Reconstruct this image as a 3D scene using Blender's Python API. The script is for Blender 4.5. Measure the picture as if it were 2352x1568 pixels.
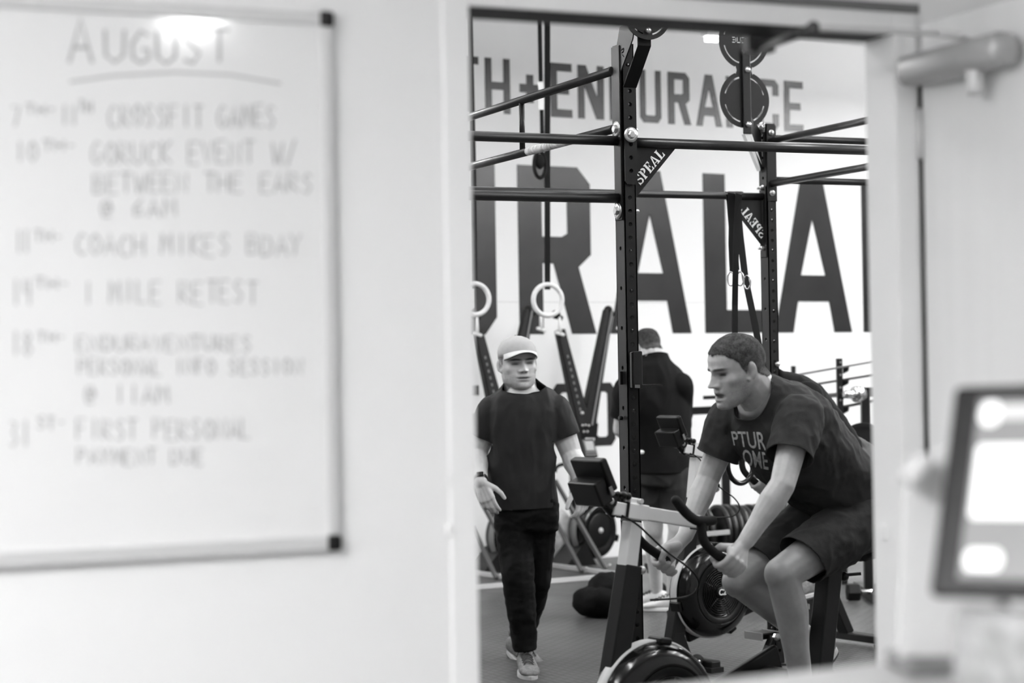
import bpy, bmesh, math, random
import numpy as np
from mathutils import Vector, Matrix, noise, bvhtree

random.seed(7)
scene = bpy.context.scene
for o in list(bpy.data.objects):
    bpy.data.objects.remove(o, do_unlink=True)
COL = scene.collection
V = Vector

# ------------------------------------------------------------------ camera
FPX = 2352 * 70.0 / 36.0
CAM_H = 1.51
PITCH, ROLL = 61.0 / FPX, 0.0165
fwd = V((0, math.cos(PITCH), math.sin(PITCH)))
rt0 = V((1, 0, 0)); up0 = V((0, -math.sin(PITCH), math.cos(PITCH)))
RT = rt0 * math.cos(ROLL) - up0 * math.sin(ROLL)
UP = up0 * math.cos(ROLL) + rt0 * math.sin(ROLL)
cam_d = bpy.data.cameras.new('camera')
cam = bpy.data.objects.new('camera', cam_d)
COL.objects.link(cam)
cam_d.sensor_width = 36.0; cam_d.lens = 70.0
cam_d.clip_start = 0.05; cam_d.clip_end = 100
cam_d.dof.use_dof = True; cam_d.dof.focus_distance = 8.1; cam_d.dof.aperture_fstop = 2.7
m3 = Matrix((RT, UP, -fwd)).transposed()
cam.matrix_world = Matrix.Translation((0, 0, CAM_H)) @ m3.to_4x4()
scene.camera = cam

# ------------------------------------------------------------------ world and exposure
world = bpy.data.worlds.new('world'); scene.world = world
world.use_nodes = True
bg = world.node_tree.nodes['Background']
bg.inputs[0].default_value = (0.8, 0.8, 0.8, 1); bg.inputs[1].default_value = 0.6
scene.view_settings.view_transform = 'Standard'
scene.view_settings.look = 'None'
scene.view_settings.gamma = 1.0
scene.view_settings.use_curve_mapping = False
scene.view_settings.exposure = 0.0
GYM_LAMP, NEAR_LAMP, LOBBY_LAMP = 12.2, 25.0, 60.0

# ------------------------------------------------------------------ places read off the photograph
def ray(px, py):
    return fwd + RT * ((px - 1176) / FPX) + UP * ((784 - py) / FPX)
def P(px, py, d):
    r = ray(px, py); r = r * (d / r.y)
    return V((0, 0, CAM_H)) + r
def PL(px, py, O, n):
    r = ray(px, py); c = V((0, 0, CAM_H))
    return c + r * ((O - c).dot(n) / r.dot(n))
def PZ(px, py, z=0.0):
    return PL(px, py, V((0, 0, z)), V((0, 0, 1)))
AL = math.radians(23.5)
A3 = V((-math.sin(AL), math.cos(AL), 0)); B3 = V((math.cos(AL), math.sin(AL), 0)); Z3 = V((0, 0, 1))

# ------------------------------------------------------------------ materials
def lin(v):
    v = v / 255.0
    return v / 12.92 if v <= 0.04045 else ((v + 0.055) / 1.055) ** 2.4
def mat(name, v, rough=0.5, metal=0.0, var=0.0, scale=8.0, bump=0.0, bscale=40.0, spec=0.5, coat=0.0, emit=0.0, detail=4.0, stretch=None, vcol=None, sss=0.0):
    m = bpy.data.materials.new(name); m.use_nodes = True
    nt = m.node_tree; b = nt.nodes['Principled BSDF']
    g = lin(v)
    b.inputs['Base Color'].default_value = (g, g, g, 1)
    b.inputs['Roughness'].default_value = rough
    b.inputs['Metallic'].default_value = metal
    b.inputs['Specular IOR Level'].default_value = spec
    if coat: b.inputs['Coat Weight'].default_value = coat; b.inputs['Coat Roughness'].default_value = 0.12
    if sss:
        b.inputs['Subsurface Weight'].default_value = sss; b.inputs['Subsurface Scale'].default_value = 0.008
    if emit:
        b.inputs['Emission Color'].default_value = (1, 1, 1, 1); b.inputs['Emission Strength'].default_value = emit
    tc = nt.nodes.new('ShaderNodeTexCoord'); mp = nt.nodes.new('ShaderNodeMapping')
    nt.links.new(tc.outputs['Object'], mp.inputs['Vector'])
    if stretch: mp.inputs['Scale'].default_value = stretch
    col = None
    if var:
        n = nt.nodes.new('ShaderNodeTexNoise'); n.inputs['Scale'].default_value = scale; n.inputs['Detail'].default_value = detail
        nt.links.new(mp.outputs[0], n.inputs['Vector'])
        r = nt.nodes.new('ShaderNodeMapRange')
        r.inputs['From Min'].default_value = 0.3; r.inputs['From Max'].default_value = 0.7
        r.inputs['To Min'].default_value = g * (1 - var); r.inputs['To Max'].default_value = g * (1 + var)
        nt.links.new(n.outputs['Fac'], r.inputs['Value'])
        col = r.outputs[0]
    if vcol:
        at = nt.nodes.new('ShaderNodeAttribute'); at.attribute_name = vcol
        if col is not None:
            mu = nt.nodes.new('ShaderNodeMath'); mu.operation = 'MULTIPLY'
            nt.links.new(at.outputs['Fac'], mu.inputs[0]); nt.links.new(col, mu.inputs[1]); col = mu.outputs[0]
        else:
            col = at.outputs['Fac']
    if col is not None: nt.links.new(col, b.inputs['Base Color'])
    if bump:
        n2 = nt.nodes.new('ShaderNodeTexNoise'); n2.inputs['Scale'].default_value = bscale; n2.inputs['Detail'].default_value = 3
        nt.links.new(mp.outputs[0], n2.inputs['Vector'])
        bp = nt.nodes.new('ShaderNodeBump'); bp.inputs['Strength'].default_value = bump; bp.inputs['Distance'].default_value = 0.01
        nt.links.new(n2.outputs['Fac'], bp.inputs['Height']); nt.links.new(bp.outputs[0], b.inputs['Normal'])
    return m
M = {}
M['wall'] = mat('white wall paint', 236, 0.55, var=0.02, scale=1.2, bump=0.05, bscale=60)
M['wall_gym'] = mat('white gym wall paint', 243, 0.6, var=0.015, scale=0.8, bump=0.06, bscale=30)
M['ceil'] = mat('white ceiling', 244, 0.8, var=0.02, scale=1.0)
M['frame'] = mat('door frame paint', 240, 0.35, var=0.02, scale=3)
M['door'] = mat('door paint', 236, 0.28, var=0.03, scale=2, stretch=(6, 6, 0.3))
M['dark_seal_gap'] = mat('dark door seal and gap', 30, 0.6)
M['letter'] = mat('charcoal wall paint', 44, 0.27, var=0.2, scale=2.2, bump=0.03, bscale=50, spec=0.38)
M['board'] = mat('whiteboard enamel', 232, 0.085, var=0.01, scale=1.5, spec=0.5)
M['alu'] = mat('satin aluminium', 205, 0.4, 0.15)
M['marker'] = mat('grey marker ink', 172, 0.6)
M['black_plastic'] = mat('black plastic', 14, 0.34, var=0.1, scale=20, spec=.28)
M['black_gloss'] = mat('glossy black plastic', 9, 0.14, spec=0.45)
M['black_rubber'] = mat('black foam rubber', 20, 0.7, bump=0.15, bscale=220, spec=.25)
M['black_steel'] = mat('black powder coated steel', 20, 0.42, var=0.12, scale=30, bump=0.05, bscale=300, spec=.3)
M['worn_steel'] = mat('chalk worn black bar', 38, 0.3, var=0.35, scale=14, stretch=(1, 1, 1), spec=0.6)
M['chalk'] = mat('chalk dust', 205, 0.9, var=0.4, scale=40)
M['silver'] = mat('zinc plated steel', 205, 0.28, 0.85)
M['chrome'] = mat('chrome', 225, 0.12, 1.0)
M['grey_paint'] = mat('light grey frame paint', 238, 0.4, var=0.03, scale=12)
M['band'] = mat('grey flywheel band', 205, 0.4)
M['mid_paint'] = mat('grey tube paint', 120, 0.45, var=0.05)
M['brace'] = mat('dark grey brace', 70, .5)
M['strap'] = mat('black nylon webbing', 15, 0.7, bump=0.3, bscale=400, spec=.2)
M['wood'] = mat('pale birch ring', 226, 0.5, var=0.06, scale=10, stretch=(1, 1, 6))
M['white_print'] = mat('white print', 236, 0.6)
M['bag'] = mat('black canvas', 12, 0.85, bump=0.4, bscale=90, spec=.15)
M['screen'] = mat('grey lcd', 120, 0.3)
M['panel'] = mat('lamp diffuser', 250, 0.5, emit=1.0)
M['counter'] = mat('pale counter laminate', 185, 0.4, var=0.02)
M['stand_paint'] = mat('pale stand paint', 205, .5)
M['mottled'] = mat('mottled pale stone', 140, 0.5, var=0.32, scale=42, detail=2)
M['white_shoe'] = mat('white knit', 225, 0.7, var=0.06, scale=60, bump=0.2, bscale=300)
M['grey_shoe'] = mat('grey mesh shoe', 112, 0.7, var=0.3, scale=60, bump=0.4, bscale=260)
M['sole'] = mat('pale rubber sole', 175, 0.6, var=0.1, scale=30)
M['dark_sole'] = mat('dark rubber sole', 45, 0.7)
M['lace'] = mat('shoe lace', 60, 0.8)

# ------------------------------------------------------------------ mesh helpers
class MB:
    def __init__(s): s.v = []; s.f = []; s.sm = []
    def add(s, vs, fs, smooth=False):
        k = len(s.v); s.v += [tuple(v) for v in vs]
        for f in fs: s.f.append([i + k for i in f]); s.sm.append(smooth)
        return s
    def box(s, c, size, ax=None, ay=None, az=None):
        ax = ax or V((1, 0, 0)); ay = ay or V((0, 1, 0)); az = az or ax.cross(ay)
        c = V(c); vs = []
        for i in (-.5, .5):
            for j in (-.5, .5):
                for k in (-.5, .5):
                    vs.append(c + ax * (i * size[0]) + ay * (j * size[1]) + az * (k * size[2]))
        return s.add(vs, [(0, 1, 3, 2), (4, 6, 7, 5), (0, 4, 5, 1), (2, 3, 7, 6), (0, 2, 6, 4), (1, 5, 7, 3)])
    def beam(s, p, q, w, h, up=None, w2=None, h2=None):
        p = V(p); q = V(q); d = (q - p).normalized()
        up = V(up) if up else (Z3 if abs(d.z) < .95 else V((0, 1, 0)))
        sx = d.cross(up).normalized(); sz = sx.cross(d)
        w2 = w if w2 is None else w2; h2 = h if h2 is None else h2
        vs = []
        for c, a, b in ((p, w, h), (q, w2, h2)):
            for i, j in ((-.5, -.5), (.5, -.5), (.5, .5), (-.5, .5)):
                vs.append(c + sx * (i * a) + sz * (j * b))
        return s.add(vs, [(0, 3, 2, 1), (4, 5, 6, 7), (0, 1, 5, 4), (1, 2, 6, 5), (2, 3, 7, 6), (3, 0, 4, 7)])
    def tube(s, pts, r, n=14, cap=True, closed=False, flat=None):
        pts = [V(p) for p in pts]; m = len(pts)
        rr = r if isinstance(r, (list, tuple)) else [r] * m
        vs = []; nrm = None
        for i in range(m):
            if closed: t = (pts[(i + 1) % m] - pts[i - 1]).normalized()
            else: t = (pts[min(i + 1, m - 1)] - pts[max(i - 1, 0)]).normalized()
            if nrm is None:
                nrm = V(flat) if flat else (Z3 if abs(t.z) < .9 else V((1, 0, 0)))
            nrm = (nrm - t * nrm.dot(t)).normalized()
            b = t.cross(nrm)
            for k in range(n):
                a = 2 * math.pi * k / n
                vs.append(pts[i] + (nrm * math.cos(a) + b * math.sin(a)) * rr[i])
        fs = []
        for i in range(m if closed else m - 1):
            j = (i + 1) % m
            for k in range(n):
                l = (k + 1) % n
                fs.append((i * n + k, i * n + l, j * n + l, j * n + k))
        s.add(vs, fs, True)
        if cap and not closed:
            k0 = len(s.v) - m * n
            s.f.append([k0 + k for k in range(n)][::-1]); s.sm.append(False)
            s.f.append([k0 + (m - 1) * n + k for k in range(n)]); s.sm.append(False)
        return s
    def ribbon(s, pts, w, t, side):
        """flat strap: width w along side, thickness t"""
        pts = [V(p) for p in pts]; m = len(pts); vs = []
        side = V(side).normalized()
        for i in range(m):
            d = (pts[min(i + 1, m - 1)] - pts[max(i - 1, 0)]).normalized()
            sd = (side - d * side.dot(d)).normalized(); nn = d.cross(sd)
            for a, b in ((-.5, -.5), (.5, -.5), (.5, .5), (-.5, .5)):
                vs.append(pts[i] + sd * (a * w) + nn * (b * t))
        fs = [(0, 3, 2, 1), ((m - 1) * 4, (m - 1) * 4 + 1, (m - 1) * 4 + 2, (m - 1) * 4 + 3)]
        for i in range(m - 1):
            for k in range(4):
                l = (k + 1) % 4
                fs.append((i * 4 + k, i * 4 + l, i * 4 + 4 + l, i * 4 + 4 + k))
        return s.add(vs, fs)
    def lathe(s, prof, c, axis, n=40, smooth=True):
        """prof: list of (r, h) along axis"""
        axis = V(axis).normalized(); c = V(c)
        e1 = axis.cross(Z3 if abs(axis.z) < .9 else V((1, 0, 0))).normalized(); e2 = axis.cross(e1)
        vs = []; fs = []; m = len(prof)
        for r, h in prof:
            for k in range(n):
                a = 2 * math.pi * k / n
                vs.append(c + axis * h + (e1 * math.cos(a) + e2 * math.sin(a)) * max(r, 1e-4))
        for i in range(m - 1):
            for k in range(n):
                l = (k + 1) % n
                fs.append((i * n + k, i * n + l, (i + 1) * n + l, (i + 1) * n + k))
        return s.add(vs, fs, smooth)
    def ell(s, c, r, ax=None, ay=None, az=None, n=16, m=10):
        ax = ax or V((1, 0, 0)); ay = ay or V((0, 1, 0)); az = az or Z3
        c = V(c); r = (r, r, r) if not isinstance(r, (tuple, list)) else r
        vs = [c + az * r[2]]; fs = []
        for i in range(1, m):
            t = math.pi * i / m
            for k in range(n):
                a = 2 * math.pi * k / n
                vs.append(c + ax * (r[0] * math.sin(t) * math.cos(a)) + ay * (r[1] * math.sin(t) * math.sin(a)) + az * (r[2] * math.cos(t)))
        vs.append(c - az * r[2]); L = len(vs) - 1
        for k in range(n):
            l = (k + 1) % n
            fs.append((0, 1 + k, 1 + l)); fs.append((L, 1 + (m - 2) * n + l, 1 + (m - 2) * n + k))
            for i in range(m - 2):
                fs.append((1 + i * n + k, 1 + (i + 1) * n + k, 1 + (i + 1) * n + l, 1 + i * n + l))
        return s.add(vs, fs, True)
    def cap(s, p, r0, q, r1, n=14):
        s.tube([p, q], [r0, r1], n); s.ell(p, r0, n=n, m=8); s.ell(q, r1, n=n, m=8); return s
    def chain(s, pts, rs):
        for i in range(len(pts) - 1): s.cap(V(pts[i]), rs[i], V(pts[i + 1]), rs[i + 1])
        return s
    def loft(s, rings, n=28):
        """rings: (centre, half axis x vector, half axis y vector[, exponent])"""
        vs = []; m = len(rings)
        for R in rings:
            c, a, b = V(R[0]), V(R[1]), V(R[2]); e = R[3] if len(R) > 3 else 2.0
            for k in range(n):
                t = 2 * math.pi * k / n; ct, st = math.cos(t), math.sin(t)
                x = math.copysign(abs(ct) ** (2 / e), ct); y = math.copysign(abs(st) ** (2 / e), st)
                vs.append(c + a * x + b * y)
        fs = [list(range(n))[::-1], [(m - 1) * n + k for k in range(n)]]
        for i in range(m - 1):
            for k in range(n):
                l = (k + 1) % n
                fs.append((i * n + k, i * n + l, (i + 1) * n + l, (i + 1) * n + k))
        return s.add(vs, fs, True)
    def poly(s, pts, off):
        """prism of a planar polygon (world points) pushed by off"""
        n = len(pts); off = V(off); pts = [V(p) for p in pts]
        vs = pts + [p + off for p in pts]
        fs = [list(range(n))[::-1], list(range(n, 2 * n))]
        for i in range(n): fs.append((i, (i + 1) % n, n + (i + 1) % n, n + i))
        return s.add(vs, fs)
    def mesh(s, name):
        me = bpy.data.meshes.new(name)
        me.from_pydata([tuple(v) for v in s.v], [], s.f); me.update()
        for p, sm in zip(me.polygons, s.sm): p.use_smooth = sm
        return me
    def build(s, name, m, parent=None, local=False):
        org = V((0, 0, 0))
        if parent is not None and not local: org = wloc(parent)
        if org.length > 0: s.v = [tuple(V(v) - org) for v in s.v]
        me = s.mesh(name)
        return link(name, me, m, parent)
def wloc(o):
    w = V((0, 0, 0))
    while o is not None: w += o.location; o = o.parent
    return w
def link(name, me, m, parent=None):
    bm = bmesh.new(); bm.from_mesh(me); bmesh.ops.recalc_face_normals(bm, faces=bm.faces); bm.to_mesh(me); bm.free()
    o = bpy.data.objects.new(name, me); COL.objects.link(o)
    me.materials.clear(); me.materials.append(M[m] if isinstance(m, str) else m)
    if parent is not None: o.parent = parent
    return o
def bevel(o, w=0.004, seg=2):
    b = o.modifiers.new('bevel', 'BEVEL'); b.width = w; b.segments = seg; b.limit_method = 'ANGLE'; b.angle_limit = 0.6
    return o
def thing(name, label, cat, loc=(0, 0, 0), rz=0, group=None):
    o = bpy.data.objects.new(name, None); COL.objects.link(o); o.empty_display_size = 0.1
    o.location = loc; o.rotation_euler = (0, 0, rz); return tag(o, label, cat, group)
def tag(o, label, cat, group=None):
    o['label'] = label; o['category'] = cat
    if group: o['group'] = group
    return o
def struct(o): o['kind'] = 'structure'; return o
def copy_tree(o, parent=None):
    c = o.copy(); COL.objects.link(c)
    if parent is not None: c.parent = parent
    for ch in list(o.children): copy_tree(ch, c)
    return c
def plate2d(polys, depth, frame):
    """filled 2D outline with holes (even-odd), extruded; polys = closed point lists, frame = 4x4 placing local xy"""
    from mathutils.geometry import delaunay_2d_cdt
    vs, es, loops = [], [], []
    for p in polys:
        q = [p[0]]
        for pt in p[1:]:
            if (pt[0] - q[-1][0]) ** 2 + (pt[1] - q[-1][1]) ** 2 > 1e-12: q.append(pt)
        if (q[0][0] - q[-1][0]) ** 2 + (q[0][1] - q[-1][1]) ** 2 < 1e-12: q.pop()
        k = len(vs); n = len(q); vs += [V((x, y)) for x, y in q]; es += [(k + i, k + (i + 1) % n) for i in range(n)]; loops.append(np.array(q))
    ov, oe, of, *_ = delaunay_2d_cdt(vs, es, [], 0, 1e-6)
    oa = np.array([(v.x, v.y) for v in ov]); cen = np.array([oa[list(f)].mean(axis=0) for f in of]); ins = np.zeros(len(of), bool)
    for L in loops:
        lo, hi = L.min(axis=0), L.max(axis=0)
        idx = np.where((cen[:, 0] >= lo[0]) & (cen[:, 0] <= hi[0]) & (cen[:, 1] >= lo[1]) & (cen[:, 1] <= hi[1]))[0]
        if not len(idx): continue
        cx, cy = cen[idx, 0][:, None], cen[idx, 1][:, None]
        x1, y1 = L[:, 0][None], L[:, 1][None]; x2, y2 = np.roll(x1, -1, 1), np.roll(y1, -1, 1)
        m = (y1 > cy) != (y2 > cy)
        with np.errstate(divide='ignore', invalid='ignore'):
            xi = x1 + (cy - y1) / (y2 - y1) * (x2 - x1)
        ins[idx] ^= (np.count_nonzero(m & (cx < xi), axis=1) % 2) == 1
    keep = [f for f, k in zip(of, ins) if k]
    n = len(ov); h = depth / 2
    V3 = [(v.x, v.y, h) for v in ov] + [(v.x, v.y, -h) for v in ov]
    F = [list(f) for f in keep] + [[i + n for i in reversed(f)] for f in keep]
    cnt = {}
    for f in keep:
        for i in range(len(f)):
            e = (f[i], f[(i + 1) % len(f)]); cnt[e] = 1
    for (a, b) in cnt:
        if (b, a) not in cnt: F.append([b, a, a + n, b + n])
    me = bpy.data.meshes.new('plate'); me.from_pydata(V3, [], F); me.update()
    if frame is not None: me.transform(frame)
    return me
def frame4(o, x, y):
    x = V(x).normalized(); y = V(y).normalized(); z = x.cross(y)
    m = Matrix((x, y, z)).transposed().to_4x4(); m.translation = V(o); return m
def circ(cx, cy, r, n=20): return [(cx + r * math.cos(2 * math.pi * k / n), cy + r * math.sin(2 * math.pi * k / n)) for k in range(n)]
def mb_from_mesh(mb, me, smooth=False):
    mb.add([v.co.copy() for v in me.vertices], [list(p.vertices) for p in me.polygons], smooth); return mb
# ------------------------------------------------------------------ room shell
def rigpt(o, a, b, z): return V((o.x, o.y, 0)) + A3 * a + B3 * b + Z3 * z
LW0 = P(763, 700, 3.46)                                   # a point on the lobby side of the partition
WT = 0.095                                                # partition thickness at the door
def LWp(px, py, off=0.0): return PL(px, py, LW0 + A3 * off, A3)   # point on the partition (off behind its face)
def bt(p): return (p - LW0).dot(B3)
bL = bt(LWp(1088, 784)); bR = bt(LWp(2001, 784, WT))
zH = LWp(1300, 31).z                                      # underside of the door head
CEIL, LCEIL = 4.25, 2.75

far0 = PZ(1280, 1288); far0.z = 0
WA = math.radians(31.3); W3 = V((math.cos(WA), math.sin(WA), 0)); WN = V((math.sin(WA), -math.cos(WA), 0))  # WN faces the camera
def FWp(px, py, off=0.0): return PL(px, py, far0 + WN * off, WN)
def fw(u, z, off=0.0): return far0 + W3 * u + Z3 * z + WN * off
def fu(p): return (p - far0).dot(W3)
b_left, b_right = -3.4, 10.2
def hit_far(b):
    o = rigpt(LW0, 0, b, 0); t = (far0 - o).dot(WN) / A3.dot(WN); return o + A3 * t
cFL, cFR = hit_far(b_left), hit_far(b_right)
cNL, cNR = rigpt(LW0, WT, b_left, 0), rigpt(LW0, WT, b_right, 0)

# floor with a raised tread pattern
fm = mat('black rubber tread floor', 74, 0.34, var=0.14, scale=3.0, spec=0.5)
nt = fm.node_tree; pb = nt.nodes['Principled BSDF']
tc = nt.nodes.new('ShaderNodeTexCoord')
def tread(rot, off):
    mp = nt.nodes.new('ShaderNodeMapping'); mp.inputs['Rotation'].default_value = (0, 0, rot); mp.inputs['Location'].default_value = off
    nt.links.new(tc.outputs['Object'], mp.inputs['Vector'])
    br = nt.nodes.new('ShaderNodeTexBrick')
    br.inputs['Scale'].default_value = 1.0; br.inputs['Brick Width'].default_value = 0.075; br.inputs['Row Height'].default_value = 0.045
    br.inputs['Mortar Size'].default_value = 0.011; br.inputs['Mortar Smooth'].default_value = 0.3
    nt.links.new(mp.outputs[0], br.inputs['Vector']); return br.outputs['Fac']
f1 = tread(math.radians(23.5 + 38), (0, 0, 0))
inv = nt.nodes.new('ShaderNodeMath'); inv.operation = 'SUBTRACT'; inv.inputs[0].default_value = 1.0
nt.links.new(f1, inv.inputs[1])
bp = nt.nodes.new('ShaderNodeBump'); bp.inputs['Strength'].default_value = 1.0; bp.inputs['Distance'].default_value = 0.006
nt.links.new(inv.outputs[0], bp.inputs['Height'])
nz = nt.nodes.new('ShaderNodeTexNoise'); nz.inputs['Scale'].default_value = 0.9; nz.inputs['Detail'].default_value = 6
nt.links.new(tc.outputs['Object'], nz.inputs['Vector'])
mr = nt.nodes.new('ShaderNodeMapRange'); mr.inputs['From Min'].default_value = 0.35; mr.inputs['From Max'].default_value = 0.7
mr.inputs['To Min'].default_value = 0.30; mr.inputs['To Max'].default_value = 0.48
nt.links.new(nz.outputs['Fac'], mr.inputs['Value']); nt.links.new(mr.outputs[0], pb.inputs['Roughness'])
nt.links.new(bp.outputs[0], pb.inputs['Normal'])
base_sock = pb.inputs['Base Color'].links[0].from_socket
groove_tone = nt.nodes.new('ShaderNodeMapRange'); groove_tone.inputs['To Min'].default_value = 1.08; groove_tone.inputs['To Max'].default_value = 0.55  # treads slightly lighter, grooves darker
nt.links.new(f1, groove_tone.inputs['Value'])
mulw = nt.nodes.new('ShaderNodeMath'); mulw.operation = 'MULTIPLY'; nt.links.new(base_sock, mulw.inputs[0]); nt.links.new(groove_tone.outputs[0], mulw.inputs[1]); nt.links.new(mulw.outputs[0], pb.inputs['Base Color'])
M['floor'] = fm
mb = MB(); mb.poly([cNL - B3 * .2 - A3 * .02, cNR + B3 * .2 - A3 * .02, cFR + W3 * .3 - WN * .2, cFL - W3 * .3 - WN * .2], (0, 0, -0.1))
struct(mb.build('floor', 'floor'))
M['lobby_floor'] = mat('lobby concrete floor', 85, 0.5, var=0.1, scale=2)
lbL, lbR, laB = -2.6, 2.3, -6.0
mb = MB(); mb.poly([rigpt(LW0, WT - .02, lbL, 0), rigpt(LW0, WT - .02, lbR, 0), rigpt(LW0, laB, lbR, 0), rigpt(LW0, laB, lbL, 0)], (0, 0, -0.1))
struct(mb.build('floor_lobby', 'lobby_floor'))
mb = MB(); mb.poly([cNL + Z3 * CEIL, cNR + Z3 * CEIL, cFR + Z3 * CEIL, cFL + Z3 * CEIL], (0, 0, 0.1))
struct(mb.build('ceiling', 'ceil'))
mb = MB(); mb.poly([rigpt(LW0, -.001, lbL, LCEIL), rigpt(LW0, -.001, lbR, LCEIL), rigpt(LW0, laB, lbR, LCEIL), rigpt(LW0, laB, lbL, LCEIL)], (0, 0, 0.1))
struct(mb.build('ceiling_lobby', 'ceil'))
def wallpiece(mb, p, q, z0, z1, thick):
    p = V((p.x, p.y, z0)); q = V((q.x, q.y, z0))
    mb.poly([p, q, q + Z3 * (z1 - z0), p + Z3 * (z1 - z0)], thick)
mb = MB(); wallpiece(mb, cFL - W3 * .3, cFR + W3 * .3, 0, CEIL, WN * -0.2)
wall_far = struct(mb.build('wall_far', 'wall_gym'))
mb = MB(); wallpiece(mb, cNL, cFL, 0, CEIL, B3 * -0.15); struct(mb.build('wall_left', mat('grey side wall paint', 110, .7)))
mb = MB(); wallpiece(mb, cNR, cFR, 0, CEIL, B3 * 0.15); struct(mb.build('wall_right', mat('grey side wall paint', 110, .7)))
# partition with the doorway (thickness points away from the lobby)
mb = MB()
FRW = 0.052
wallpiece(mb, rigpt(LW0, 0, b_left, 0), rigpt(LW0, 0, bL - FRW, 0), 0, CEIL, A3 * WT)
wallpiece(mb, rigpt(LW0, 0, bR + FRW, 0), rigpt(LW0, 0, b_right, 0), 0, CEIL, A3 * WT)
wallpiece(mb, rigpt(LW0, 0, bL - FRW, 0), rigpt(LW0, 0, bR + FRW, 0), zH + 0.05, CEIL, A3 * WT)
struct(mb.build('wall_partition', 'wall'))
mb = MB()
for b0_, b1_, z0_ in ((b_left, bL - FRW, 0), (bR + FRW, b_right, 0), (bL - FRW, bR + FRW, zH + .05)):
    wallpiece(mb, rigpt(LW0, WT + .001, b0_, 0), rigpt(LW0, WT + .001, b1_, 0), z0_, CEIL, A3 * .004)
struct(mb.build('bounce_sheet', mat('grey bounce sheet', 165, .7)))  # unseen sheet over the partition's gym face, added to tune bounced light
mb = MB(); wallpiece(mb, rigpt(LW0, 0, lbL, 0), rigpt(LW0, laB, lbL, 0), 0, LCEIL, B3 * -0.1); struct(mb.build('wall_lobby_left', 'wall'))
mb = MB(); wallpiece(mb, rigpt(LW0, 0, lbR, 0), rigpt(LW0, laB, lbR, 0), 0, LCEIL, B3 * 0.1); struct(mb.build('wall_lobby_right', 'wall'))
mb = MB()
q0, q1, q2, q3 = (rigpt(LW0, laB, b, 0) for b in (lbL, -0.9, 1.5, lbR))
wallpiece(mb, q0, q1, 0, LCEIL, A3 * -0.1); wallpiece(mb, q2, q3, 0, LCEIL, A3 * -0.1)
wallpiece(mb, q1, q2, 0, 0.4, A3 * -0.1); wallpiece(mb, q1, q2, 2.3, LCEIL, A3 * -0.1)
struct(mb.build('wall_lobby_back', 'wall'))
# door frame: the right reveal shows, the head underside is dark
mb = MB()
for b0, b1 in ((bL - FRW, bL), (bR, bR + FRW)):
    wallpiece(mb, rigpt(LW0, -0.006, b0, 0), rigpt(LW0, -0.006, b1, 0), 0, zH + 0.042, A3 * (WT + 0.012))
wallpiece(mb, rigpt(LW0, -0.006, bL, 0), rigpt(LW0, -0.006, bR, 0), zH + 0.002, zH + 0.042, A3 * (WT + 0.012))
fr = bevel(struct(mb.build('door_frame', 'frame')), 0.004)
mb = MB(); wallpiece(mb, rigpt(LW0, -0.004, bL, 0), rigpt(LW0, -0.004, bR, 0), zH - 0.001, zH + 0.002, A3 * (WT + 0.01)); mb.build('head_seal', 'dark_seal_gap', fr)
mb = MB(); wallpiece(mb, rigpt(LW0, -0.006, bL - .02, 0), rigpt(LW0, -0.006, bR + .06, 0), zH + 0.043, zH + 0.060, A3 * 0.004); mb.build('top_gap_shade', mat('grey gap shade', 105, .7), fr)  # grey strip painted in for the shadow line above the frame
st = MB(); pS = rigpt(LW0, WT * .5, bR, 0)
for px, py in ((2030, 1222),):
    p = PL(px, py, pS, B3); st.box(p - B3 * .003, (.006, .022, .03), B3, A3, Z3)
st.build('strike_plate', 'frame', fr)
p = LWp(1032, 1216); st = MB(); st.box(p - A3 * .004, (.012, .008, .02), B3, A3, Z3); st.box(p + Z3 * .09 - A3 * .004, (.006, .006, .02), B3, A3, Z3); st.build('wall_clip', 'frame', fr)
# open door leaf
hb = bR + FRW + 0.006
door = struct(bpy.data.objects.new('door_1', None)); COL.objects.link(door); door.location = rigpt(LW0, -0.012, hb, 0)
DN = -B3                                                  # face seen from the camera looks this way
mb = MB(); o = rigpt(LW0, -0.012, hb, 0.01); mb.poly([o, o - A3 * .86, o - A3 * .86 + Z3 * (zH + .01), o + Z3 * (zH + .01)], B3 * .045)
bevel(mb.build('door_leaf', 'door', door), 0.003)
mb = MB(); mb.poly([o + A3 * .012 + Z3 * .3, o + A3 * .002 + Z3 * .3, o + A3 * .002 + Z3 * (zH - .06), o + A3 * .012 + Z3 * (zH - .06)], B3 * .02); mb.build('hinge_gap_shade', 'dark_seal_gap', door)  # dark strip standing in for the shaded gap at the hinge
mb = MB()
for z in (.25, 1.05, 1.9): mb.tube([o + DN * .006 + Z3 * z, o + DN * .006 + Z3 * (z + .1)], .007)
mb.build('hinge', 'alu', door)
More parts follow.
